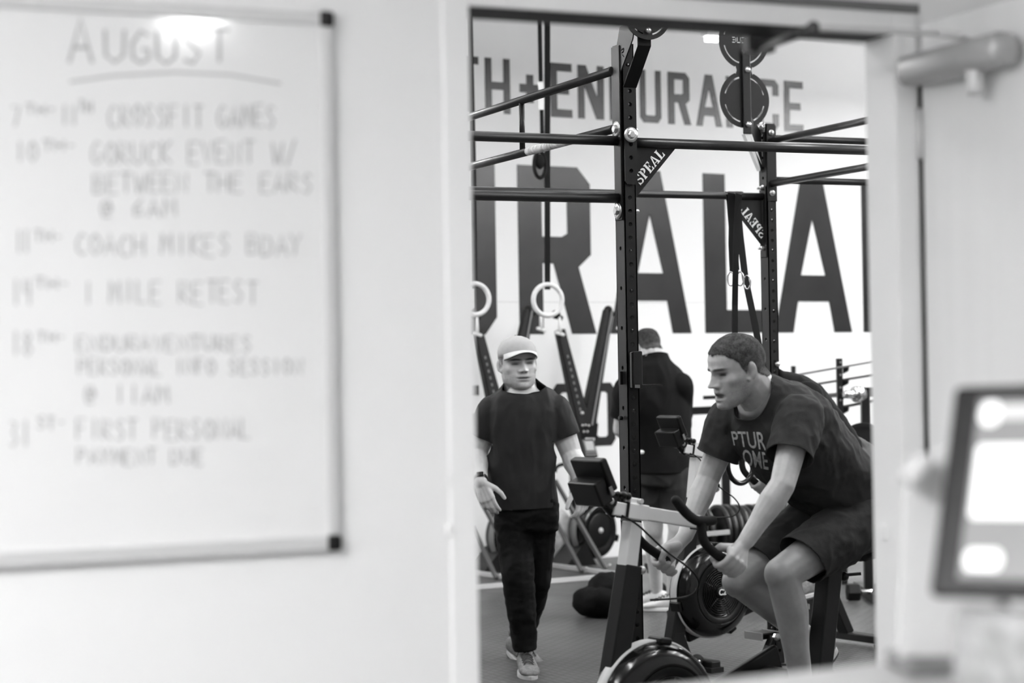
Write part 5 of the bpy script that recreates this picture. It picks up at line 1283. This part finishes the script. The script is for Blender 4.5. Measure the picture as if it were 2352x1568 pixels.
# ------------------------------------------------------------------ the leaning rider on the near bike
RINGS = (((-1.125, 1.00), (-.965, .875), .178), ((-1.065, 1.115), (-.87, .945), .178), ((-.965, 1.235), (-.770, 1.015), .176), ((-.868, 1.333), (-.655, 1.085), .185), ((-.78, 1.41), (-.555, 1.195), .195),
         ((-.705, 1.446), (-.525, 1.262), .168), ((-.622, 1.466), (-.528, 1.300), .112), ((-.570, 1.478), (-.514, 1.320), .088), ((-.535, 1.492), (-.49, 1.34), .080))
def inner_torso(mb, O, k=.86):
    R = []
    for b, f, w in RINGS[:-1]:
        pb, pf = BW(b[0], 0, b[1], O), BW(f[0], 0, f[1], O); R.append(((pb + pf) / 2, BL_ * (w * k), (pf - pb) / 2 * k, 2.1))
    mb.loft(R, 32)
def rider_torso(O, it=6, vox=.0065, sleeves=(), e=2.3):
    mb = MB(); R = []
    for b, f, w in RINGS:
        pb, pf = BW(b[0], 0, b[1], O), BW(f[0], 0, f[1], O); R.append(((pb + pf) / 2, BL_ * w, (pf - pb) / 2, e))
    mb.loft(R, 40)
    for ch, rs in sleeves: mb.chain([BW(*c, O) for c in ch], rs)
    return remesh(mb, vox, it, .5)
person1 = thing('person', 'rider in a dark grey lettered T-shirt and shorts leaning over the near bike', 'person', V((BW(-.95, 0, 0).x, BW(-.95, 0, 0).y, 0)))
SKN = 178
pitch = math.radians(16); hf = (BF * math.cos(pitch) - Z3 * math.sin(pitch)); hf = (hf - BL_ * .16).normalized(); hu = Z3 * math.cos(pitch) + BF * math.sin(pitch)
ear = BK(1728, 853, .088); hsc = 1.03; hL = hu.cross(hf).normalized()
horg = ear - (hL * .080 + hf * -.010 + hu * .108) * hsc
shL, shR = (-.600, .178, 1.335), (-.605, -.178, 1.318)
elL, elR = (-.448, .248, 1.105), (-.540, -.245, 1.098)
wrL, wrR = (-.322, .205, .925), (-.385, -.185, .915)
nb = BW(-.60, 0, 1.375)
hm1, HX1 = head_mesh(horg, hf, hu, hsc, SKN, 72, nb, mouth_open=1.0, stubble=.14, neck_r=.072, voxel=.0026, squint=.8)
def bare_arm(O, s, el, wr, grip, ax, top, side, tone, vox=.0035, r=(.055, .051, .043, .046, .029), sc=1.08):
    mb = MB(); arm(mb, BW(*s, O), BW(*el, O), BW(*wr, O), r); fist(mb, BW(*grip, O), BF * ax[0] + Z3 * ax[2], top, side, BW(*wr, O), sc)
    return tone_flat(remesh(mb, vox, 3, .45), tone, .06, 25)
gax = (-.12, 0, -.078)
armL = bare_arm(ob1, shL, elL, wrL, (-.262, .182, .853), gax, Z3 + BF * -.2 + BL_ * .25, BL_, SKN)
armR = bare_arm(ob1, shR, elR, wrR, (-.300, -.182, .828), gax, Z3 + BF * -.2 - BL_ * .25, -BL_, SKN)
hipL, hipR = (-.955, .10, .945), (-.955, -.10, .945)
knL, knR = (-.552, .120, .790), (-.575, -.125, .745)
anL, anR = (-.640, .125, .375), (-.935, -.125, .49)
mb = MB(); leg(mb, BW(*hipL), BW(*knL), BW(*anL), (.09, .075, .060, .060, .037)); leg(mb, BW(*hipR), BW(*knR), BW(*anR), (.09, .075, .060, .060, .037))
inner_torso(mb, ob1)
lg = tone_flat(remesh(mb, .006, 4, .5), SKN * .8, .07, 18)  # legs toned darker, their shade put into the skin colour
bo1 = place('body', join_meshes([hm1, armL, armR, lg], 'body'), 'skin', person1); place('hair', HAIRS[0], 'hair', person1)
# T-shirt
slL = ((shL[0], shL[1] - .03, shL[2] - .01), (shL[0] + .004, shL[1] + .005, shL[2] - .01), tuple(V(shL).lerp(V(elL), .62)), tuple(V(shL).lerp(V(elL), .9)))
slR = ((shR[0], shR[1] + .03, shR[2] - .01), (shR[0] + .004, shR[1] - .005, shR[2] - .01), tuple(V(shR).lerp(V(elR), .62)), tuple(V(shR).lerp(V(elR), .9)))
tee = rider_torso(ob1, 8, .006, ((slL, [.066, .078, .076, .074]), (slR, [.066, .078, .076, .074])), 2.2)
folds(tee, .016, 7.0, (1, 1, 1), 3.0); folds(tee, .006, 17.0, (1, 1, .8), 9.0)
dL, dR = (BW(*elL) - BW(*shL)).normalized(), (BW(*elR) - BW(*shR)).normalized()
cut(tee, [(BW(*shL).lerp(BW(*elL), .60), dL, .11), (BW(*shR).lerp(BW(*elR), .60), dR, .11), (BW(-.544, 0, 1.398), BF * .93 + Z3 * .36, .125), (BW(-1.02, 0, .96), BF * -.62 - Z3 * .78, .30)])
tee_o = cloth('t_shirt', tee, 'tee_grey', person1)
hems(tee_o, 'tee_grey', tee_o, .0028, (('collar', BW(-.545, 0, 1.397), .08), ('sleeve_hem', BW(*shL).lerp(BW(*elL), .6), .08), ('sleeve_hem', BW(*shR).lerp(BW(*elR), .6), .08)))
# hem bands on the sleeves
for s, e, d in ((shL, elL, dL), (shR, elR, dR)):
    pass
# shorts
mb = MB(); torso(mb, [BW(u, 0, z) for u, z in ((-1.10, .99), (-1.04, .95), (-.96, .92))], [.172, .178, .172], [.155, .150, .13], BL_)
for h, k, rr in ((hipL, knL, (.112, .102, .094, .092)), (hipR, knR, (.112, .102, .094, .092))):
    H, K = V(h), V(k); mb.chain([BW(*H), BW(*H.lerp(K, .35)), BW(*H.lerp(K, .66)), BW(*H.lerp(K, .98))], rr)
sh = remesh(mb, .0065, 6, .5); folds(sh, .016, 6.5, (1, 1, 1), 14.0); folds(sh, .004, 20.0, (1, 1, 1), 4.0)
cut(sh, [(BW(*V(h).lerp(V(k), .74)), BW(*k) - BW(*h) - Z3 * .12, .13) for h, k in ((hipL, knL), (hipR, knR))])
cloth('shorts', sh, 'shorts', person1)
shoe(person1, BW(*anL), BF + Z3 * -.15, Z3, 'grey_shoe', 'sole'); shoe(person1, BW(*anR), BF * .9 - Z3 * .5, Z3 * .8 + BF * .5, 'grey_shoe', 'sole')
# lettering printed on the chest
def print_on(parent, target, txt, poly_px, m):
    """text quad given by four pixels (bl, br, tr, tl), laid onto the garment surface"""
    dg = bpy.context.evaluated_depsgraph_get(); dg.update()
    bm = bmesh.new(); bm.from_mesh(target.data); bm.transform(Matrix.Translation(wloc(target))); bv = bvhtree.BVHTree.FromBMesh(bm); bm.free()
    me = text_mesh(txt, 1.0, None, 0, .012, 0.0)
    bm = bmesh.new(); bm.from_mesh(me); bmesh.ops.triangulate(bm, faces=bm.faces)
    for _ in range(2): bmesh.ops.subdivide_edges(bm, edges=[e for e in bm.edges if e.calc_length() > .06], cuts=1, use_grid_fill=True); bmesh.ops.triangulate(bm, faces=bm.faces)
    xs = [v.co.x for v in bm.verts]; ys = [v.co.y for v in bm.verts]; x0, x1, y0, y1 = min(xs), max(xs), min(ys), max(ys)
    bl, br_, tr, tl = [V((*q, 0)) for q in poly_px]; bad = []
    for v in bm.verts:
        a, b = (v.co.x - x0) / (x1 - x0), (v.co.y - y0) / (y1 - y0); q = bl.lerp(br_, a).lerp(tl.lerp(tr, a), b)
        h = bv.ray_cast(V((0, 0, CAM_H)), ray(q.x, q.y).normalized())
        if h[0] is None: bad.append(v); continue
        nn = h[1] if h[1].dot(ray(q.x, q.y)) < 0 else -h[1]; v.co = h[0] + nn * .0025
    bmesh.ops.delete(bm, geom=bad, context='VERTS')
    bmesh.ops.delete(bm, geom=[f for f in bm.faces if max(e.calc_length() for e in f.edges) > .06], context='FACES')
    bm.to_mesh(me); bm.free(); o_ = place('chest_lettering', me, m, parent); o_['kind'] = 'stuff'; return o_
M['tee_print'] = mat('worn pale shirt print', 170, .9, var=.35, scale=70)
print_on(tee_o, tee_o, 'PTUR', ((1686, 1022), (1762, 1034), (1756, 992), (1680, 990)), 'tee_print')
print_on(tee_o, tee_o, 'OME', ((1712, 1068), (1766, 1078), (1762, 1038), (1704, 1030)), 'tee_print')

# ------------------------------------------------------------------ the man in the pale cap
CD = 9.95
pc0 = P(1205, 1545, CD); person2 = thing('person', 'man in a pale cap and dark T-shirt walking between the ski machines and the rig', 'person', V((pc0.x, pc0.y, 0)))
fa = math.radians(16); cf = V((math.sin(fa), -math.cos(fa), -.04)).normalized(); cu_ = V((-.03, -.02, 1)).normalized()
csc = 1.045; corg = P(1203, 893, CD - .06) - cf * .085 * csc
SK2 = 196
cnb = P(1202, 916, CD + .05)
hm2, HX2 = head_mesh(corg, cf, cu_, csc, SK2, 150, cnb, stubble=.15, neck_r=.068, voxel=.003, squint=.8, wx=1.16, jowl=1.0)
cS = {'R': P(1130, 945, CD), 'L': P(1275, 942, CD)}
cE = {'R': P(1097, 1040, CD + .03), 'L': P(1313, 1044, CD + .0)}
cW = {'R': P(1104, 1106, CD - .16), 'L': P(1337, 1110, CD - .14)}
am = []
mb = MB(); arm(mb, cS['R'], cE['R'], cW['R'], (.064, .060, .050, .053, .034)); open_hand(mb, cW['R'], P(1130, 1180, CD - .2) - cW['R'], V((.35, .85, -.1)), V((.85, -.3, .5)), .36, 1.1)
am.append(tone_flat(remesh(mb, .004, 3, .45), SK2, .05, 25))
mb = MB(); arm(mb, cS['L'], cE['L'], cW['L'], (.066, .063, .054, .058, .037)); open_hand(mb, cW['L'], P(1340, 1175, CD - .16) - cW['L'], V((-.6, .6, -.1)), V((-.75, -.6, .1)), .45, 1.15)
am.append(tone_flat(remesh(mb, .004, 3, .45), SK2, .05, 25))
chH = {'R': P(1181, 1195, CD), 'L': P(1238, 1195, CD + .02)}
chK = {'R': P(1191, 1335, CD - .10), 'L': P(1231, 1335, CD + .08)}
chA = {'R': P(1207, 1497, CD - .08), 'L': P(1196, 1468, CD + .42)}
mb = MB()
for k in 'RL': leg(mb, chH[k], chK[k], chA[k], (.08, .07, .055, .055, .036))
SX = V((1, .05, 0)).normalized()
torso(mb, [P(1207, 1190, CD), P(1202, 1090, CD), P(1202, 1000, CD), P(1203, 945, CD), P(1201, 915, CD + .02), P(1200, 893, CD + .03), P(1199, 876, CD + .03)], [.15, .14, .16, .155, .12, .072, .058], [.09, .09, .10, .10, .085, .070, .06], SX)
tr = tone_flat(remesh(mb, .007, 3, .5), SK2, .05, 18)
place('body', join_meshes([hm2] + am + [tr], 'body'), 'skin', person2); place('hair', HAIRS[1], 'hair', person2)
# shirt
mb = MB(); torso(mb, [P(1209, 1182, CD), P(1205, 1140, CD), P(1199, 1085, CD), P(1199, 1030, CD), P(1202, 985, CD), P(1203, 948, CD), P(1202, 926, CD + .01), P(1201, 908, CD + .02), P(1200, 893, CD + .03), P(1199, 880, CD + .03), P(1199, 866, CD + .03)],
      [.166, .166, .166, .172, .182, .188, .180, .155, .112, .080, .073], [.125, .128, .130, .135, .135, .125, .115, .102, .092, .084, .08], SX, 2.2)
for k, s in (('R', -1), ('L', 1)):
    S, E = cS[k], cE[k]; mb.chain([S - SX * (.05 * s), S, S.lerp(E, .45), S.lerp(E, .82)], [.070, .072, .074, .072])
ct_ = remesh(mb, .0065, 7, .5); folds(ct_, .018, 5.5, (1, 1, .55), 1.0); folds(ct_, .008, 12.0, (1, 1, .45), 7.0)
cut(ct_, [(cS[k].lerp(cE[k], .60), cE[k] - cS[k], .11) for k in 'RL'] + [(P(1199, 880, CD + .02), V((0, -.42, .91)), .13), (P(1212, 1166, CD), V((.03, 0, -1)), .30)])
ct_o = cloth('t_shirt', ct_, 'tee_dark', person2)
hems(ct_o, 'tee_dark', ct_o, .0028, [('collar', P(1199, 884, CD), .08)] + [('sleeve_hem', cS[k].lerp(cE[k], .6), .08) for k in 'RL'])
# trousers
mb = MB(); torso(mb, [P(1210, 1140, CD), P(1209, 1180, CD), P(1208, 1215, CD)], [.150, .160, .158], [.11, .118, .11], SX)
for k in 'RL':
    H, K, A_ = chH[k], chK[k], chA[k]; mb.chain([H, H.lerp(K, .5), K, K.lerp(A_, .5), A_.lerp(K, .06)], [.096, .084, .071, .065, .052])
pt = remesh(mb, .0065, 6, .5); folds(pt, .018, 5.5, (1, 1, 1.0), 21.0); folds(pt, .006, 13.0, (.7, .7, 1.4), 5.0)
cut(pt, [(chA[k].lerp(chK[k], .03), chA[k] - chK[k], .085) for k in 'RL'])
cloth('trousers', pt, 'pants', person2)
shoe(person2, V((chA['R'].x, chA['R'].y, .085)) + V((0, -.01, 0)), V((.12, -1, 0)), Z3, 'grey_shoe', 'sole', 1.08)
shoe(person2, P(1192, 1476, CD + .42), V((.55, -.75, -.28)), V((.1, -.3, 1)), 'grey_shoe', 'sole', 1.08)
# cap: crown shell, brim, button
mb = MB(); R_ = []
hx = lambda x, y, z: HX2 @ V((x, y, z))
vec = lambda x, y, z: (HX2.to_3x3() @ V((x, y, z)))
for z, w, d, yo in ((.150, .079, .106, -.006), (.175, .080, .107, -.007), (.197, .076, .102, -.008), (.220, .065, .088, -.010), (.238, .046, .064, -.012), (.249, .022, .032, -.014), (.251, .004, .006, -.014)):
    R_.append((hx(0, yo, z + .0), vec(w, 0, 0), vec(0, d, 0), 2.1))
mb.loft(R_, 36); ck = place('cap', mb.mesh('cap'), 'cap', person2); all_smooth(ck.data)
vt, ft = [], []
n_, m_ = 17, 6
for j in range(m_):
    for i in range(n_):
        th = math.radians(-60 + 120 * i / (n_ - 1)); x = math.sin(th); r0 = .099; ex = .060 * max(0, 1 - (th / math.radians(60)) ** 2) ** .7 * j / (m_ - 1)
        X = (.080) * x; Y = -.006 + .106 * math.cos(th) + ex; Zz = .172 + .010 * math.cos(th) - .10 * ex - 7.5 * X * X * (.30 + .70 * j / (m_ - 1))
        vt.append(hx(X, Y, Zz))
for j in range(m_ - 1):
    for i in range(n_ - 1): a0 = j * n_ + i; ft.append((a0, a0 + 1, a0 + n_ + 1, a0 + n_))
mb = MB(); mb.add(vt, ft, True); bo = place('brim', mb.mesh('brim'), 'cap_brim', ck); so_ = bo.modifiers.new('s', 'SOLIDIFY'); so_.thickness = .003; so_.offset = 1
mb = MB(); mb.add([v - cu_ * .0042 for v in vt], ft, True); place('brim_underside', mb.mesh('bu'), 'cap_under', ck)
mb = MB(); mb.ell(hx(0, -.014, .252), .007); place('cap_button', mb.mesh('cb'), 'cap', ck)
# wrist watch and band
def wristband(W, E, r, w, nm, m, parent):
    d = (V(W) - V(E)).normalized(); c = V(W) - d * .012; mb = MB(); mb.lathe([(r, -w / 2), (r + .003, -w / 2), (r + .003, w / 2), (r, w / 2)], c, d, 28); return place(nm, mb.mesh(nm), m, parent), c, d
wo, c, d = wristband(cW['R'], cE['R'], .0345, .022, 'watch_strap', 'black_plastic', person2)
mb = MB(); vdir = (V((0, -1, .2)) - d * V((0, -1, .2)).dot(d)).normalized(); mb.box(c + vdir * .038, (.036, .032, .010), d.cross(vdir), d, vdir); bevel(place('watch_case', mb.mesh('wc'), 'black_gloss', wo), .004)
mb = MB(); mb.box(c + vdir * .036 - d.cross(vdir) * .02, (.005, .024, .012), d.cross(vdir), d, vdir); place('watch_edge', mb.mesh('we'), 'chrome', wo)
wristband(cW['L'], cE['L'], .034, .008, 'wrist_cord', 'black_plastic', person2)

# ------------------------------------------------------------------ the man in black seen from behind
KD = 12.25
pk = P(1515, 1405, KD); person3 = thing('person', 'man in black T-shirt and shorts seen from behind the near upright', 'person', V((pk.x, pk.y, 0)))
kf = V((-.45, .89, 0)).normalized(); kS = V((-kf.y, kf.x, 0)) * -1                     # kS points image right
SK3 = 200
korg = P(1484, 818, KD) ; khf = (kf * .9 + V((0, 0, -.42))).normalized(); khu = (Z3 + kf * .4).normalized()
knb = P(1496, 838, KD)
hc = P(1487, 792, KD + .03); ksc = 1.0; korg = hc - (khf * -.005 + khu * .13) * ksc
hm3, HX3 = head_mesh(korg, khf, khu, ksc, SK3, 58, knb, neck_r=.072, voxel=.0036)
ksh = {'R': P(1562, 886, KD - .02), 'L': P(1440, 892, KD + .10)}
kel = {'R': P(1564, 985, KD + .14), 'L': P(1424, 985, KD + .2)}
kwr = {'R': P(1520, 1010, KD + .36), 'L': P(1450, 1010, KD + .42)}
am = []
for k in 'RL':
    mb = MB(); arm(mb, ksh[k], kel[k], kwr[k], (.06, .055, .045, .047, .030)); open_hand(mb, kwr[k], kf + Z3 * .2, V((0, 0, 1)), kS * (-1 if k == 'R' else 1), .6)
    am.append(tone_flat(remesh(mb, .006, 3, .45), SK3, .05, 25))
kH = {'R': P(1552, 1090, KD), 'L': P(1492, 1092, KD + .06)}
kK = {'R': P(1556, 1215, KD - .04), 'L': P(1502, 1218, KD + .05)}
kA = {'R': P(1546, 1372, KD + .02), 'L': P(1508, 1358, KD + .22)}
mb = MB()
for k in 'RL': leg(mb, kH[k], kK[k], kA[k], (.085, .075, .058, .060, .038))
torso(mb, [P(1522, 1100, KD), P(1515, 1000, KD), P(1506, 900, KD), P(1500, 862, KD)], [.15, .14, .16, .10], [.09, .09, .1, .07], kS)
tr = tone_flat(remesh(mb, .007, 3, .5), SK3, .05, 18)
place('body', join_meshes([hm3] + am + [tr], 'body'), 'skin', person3); place('hair', HAIRS[2], 'hair', person3)
mb = MB(); torso(mb, [P(1526, 1098, KD), P(1524, 1050, KD), P(1520, 1000, KD), P(1513, 945, KD), P(1506, 895, KD), P(1501, 862, KD + .0), P(1499, 842, KD), P(1498, 828, KD + .01), P(1497, 814, KD + .01), P(1496, 800, KD + .02)], [.176, .176, .184, .204, .208, .182, .14, .102, .082, .078], [.13, .13, .13, .14, .14, .125, .105, .095, .088, .085], kS, 2.3)
for k in 'RL': mb.chain([ksh[k].lerp(P(1505, 890, KD), .25), ksh[k], ksh[k].lerp(kel[k], .5), ksh[k].lerp(kel[k], .85)], [.078, .078, .074, .070])
kt = remesh(mb, .008, 6, .5); folds(kt, .020, 5.5, (1, 1, .6), 31.0)
cut(kt, [(ksh[k].lerp(kel[k], .66), kel[k] - ksh[k], .11) for k in 'RL'] + [(P(1497, 819, KD), V((-.1, .25, .95)), .12), (P(1526, 1085, KD), V((0, 0, -1)), .30)])
kt_o = cloth('t_shirt', kt, 'tee_black', person3)
hems(kt_o, 'tee_black', kt_o, .005, [('collar', P(1497, 822, KD), .09)] + [('sleeve_hem', ksh[k].lerp(kel[k], .66), .08) for k in 'RL'])
mb = MB(); torso(mb, [P(1524, 1060, KD), P(1524, 1090, KD), P(1522, 1115, KD)], [.160, .166, .160], [.12, .125, .11], kS)
for k in 'RL': mb.chain([kH[k], kH[k].lerp(kK[k], .5), kK[k]], [.108, .104, .100])
ks = remesh(mb, .008, 6, .5); folds(ks, .012, 7.0, (1, 1, 1), 41.0)
cut(ks, [(kH[k].lerp(kK[k], .64), V((0, 0, -1)), .14) for k in 'RL']); cloth('shorts', ks, 'shorts', person3)
shoe(person3, V((kA['R'].x, kA['R'].y, .085)), V((-.93, .1, 0)), Z3, 'white_shoe', 'white_print', 1.02); shoe(person3, V((kA['L'].x, kA['L'].y, .085)), V((-.93, .25, 0)), Z3, 'white_shoe', 'white_print', 1.02)
mb = MB(); mb.ell(P(1473, 1038, KD - .16), (.018, .008, .013)); place('pocket_tag', mb.mesh('pt'), 'white_print', person3)

# ------------------------------------------------------------------ the second rider, mostly hidden
r2 = BW(-1.0, 0, 0, ob2); person4 = thing('person', 'second rider bent forward behind the far upright, back and shoulder showing', 'person', V((r2.x, r2.y, 0)))
b2 = lambda u, s, z: BW(u, s, z, ob2)
hf2 = (BF * .93 - Z3 * .36).normalized(); hu2 = (Z3 * .93 + BF * .36).normalized()
hm4, HX4 = head_mesh(b2(-.47, 0, 1.335), hf2, hu2, 1.0, 170, 60, b2(-.635, 0, 1.375), neck_r=.06, voxel=.005)
s2, e2, w2 = [(-.61, .178, 1.335), (-.61, -.178, 1.335)], [(-.50, .24, 1.14), (-.50, -.24, 1.14)], [(-.335, .19, .975), (-.335, -.19, .975)]
am = []
for i, sg in enumerate((1, -1)):
    am.append(bare_arm(ob2, s2[i], e2[i], w2[i], (-.27, .182 * sg, .893), gax, Z3 + BF * -.2 + BL_ * .2 * sg, BL_ * sg, 170, .007))
mb = MB(); h2, k2, a2 = [(-.99, .1, .97), (-.99, -.1, .97)], [(-.58, .12, .78), (-.64, -.13, .86)], [(-.63, .13, .38), (-.80, -.13, .60)]
for i in range(2): leg(mb, b2(*h2[i]), b2(*k2[i]), b2(*a2[i]), (.09, .075, .06, .06, .037))
inner_torso(mb, ob2)
lg = tone_flat(remesh(mb, .009, 3, .5), 165, .05, 18)
place('body', join_meshes([hm4] + am + [lg], 'body'), 'skin', person4); place('hair', HAIRS[3], 'hair', person4)
tee2 = rider_torso(ob2, 6, .009, [((tuple(V(s2[i]) - V((0, .03 * sg, .01))), s2[i], tuple(V(s2[i]).lerp(V(e2[i]), .8))), [.068, .08, .074]) for i, sg in enumerate((1, -1))], 2.2)
folds(tee2, .012, 8.0, (1, 1, 1), 55.0)
cut(tee2, [(b2(*s2[i]).lerp(b2(*e2[i]), .58), b2(*e2[i]) - b2(*s2[i]), .11) for i in range(2)] + [(b2(-1.04, 0, .98), BF * -.62 - Z3 * .78, .3)])
cloth('t_shirt', tee2, 'tee_black', person4)
mb = MB(); torso(mb, [b2(u, 0, z) for u, z in ((-1.09, 1.07), (-1.05, 1.0), (-.97, .95))], [.17, .178, .172], [.14, .15, .13], BL_)
for i in range(2): H, K = V(h2[i]), V(k2[i]); mb.chain([b2(*H), b2(*H.lerp(K, .35)), b2(*H.lerp(K, .95))], [.112, .10, .092])
s4 = remesh(mb, .009, 5, .5); folds(s4, .012, 9.0, (1, 1, 1), 64.0)
cut(s4, [(b2(*V(h2[i]).lerp(V(k2[i]), .74)), b2(*k2[i]) - b2(*h2[i]), .13) for i in range(2)])
cloth('shorts', s4, mat('light grey shorts', 80, .8, var=.15, scale=16), person4)
for i in range(2): shoe(person4, b2(*a2[i]), BF - Z3 * .1, Z3, 'grey_shoe', 'sole', 1.0, False)
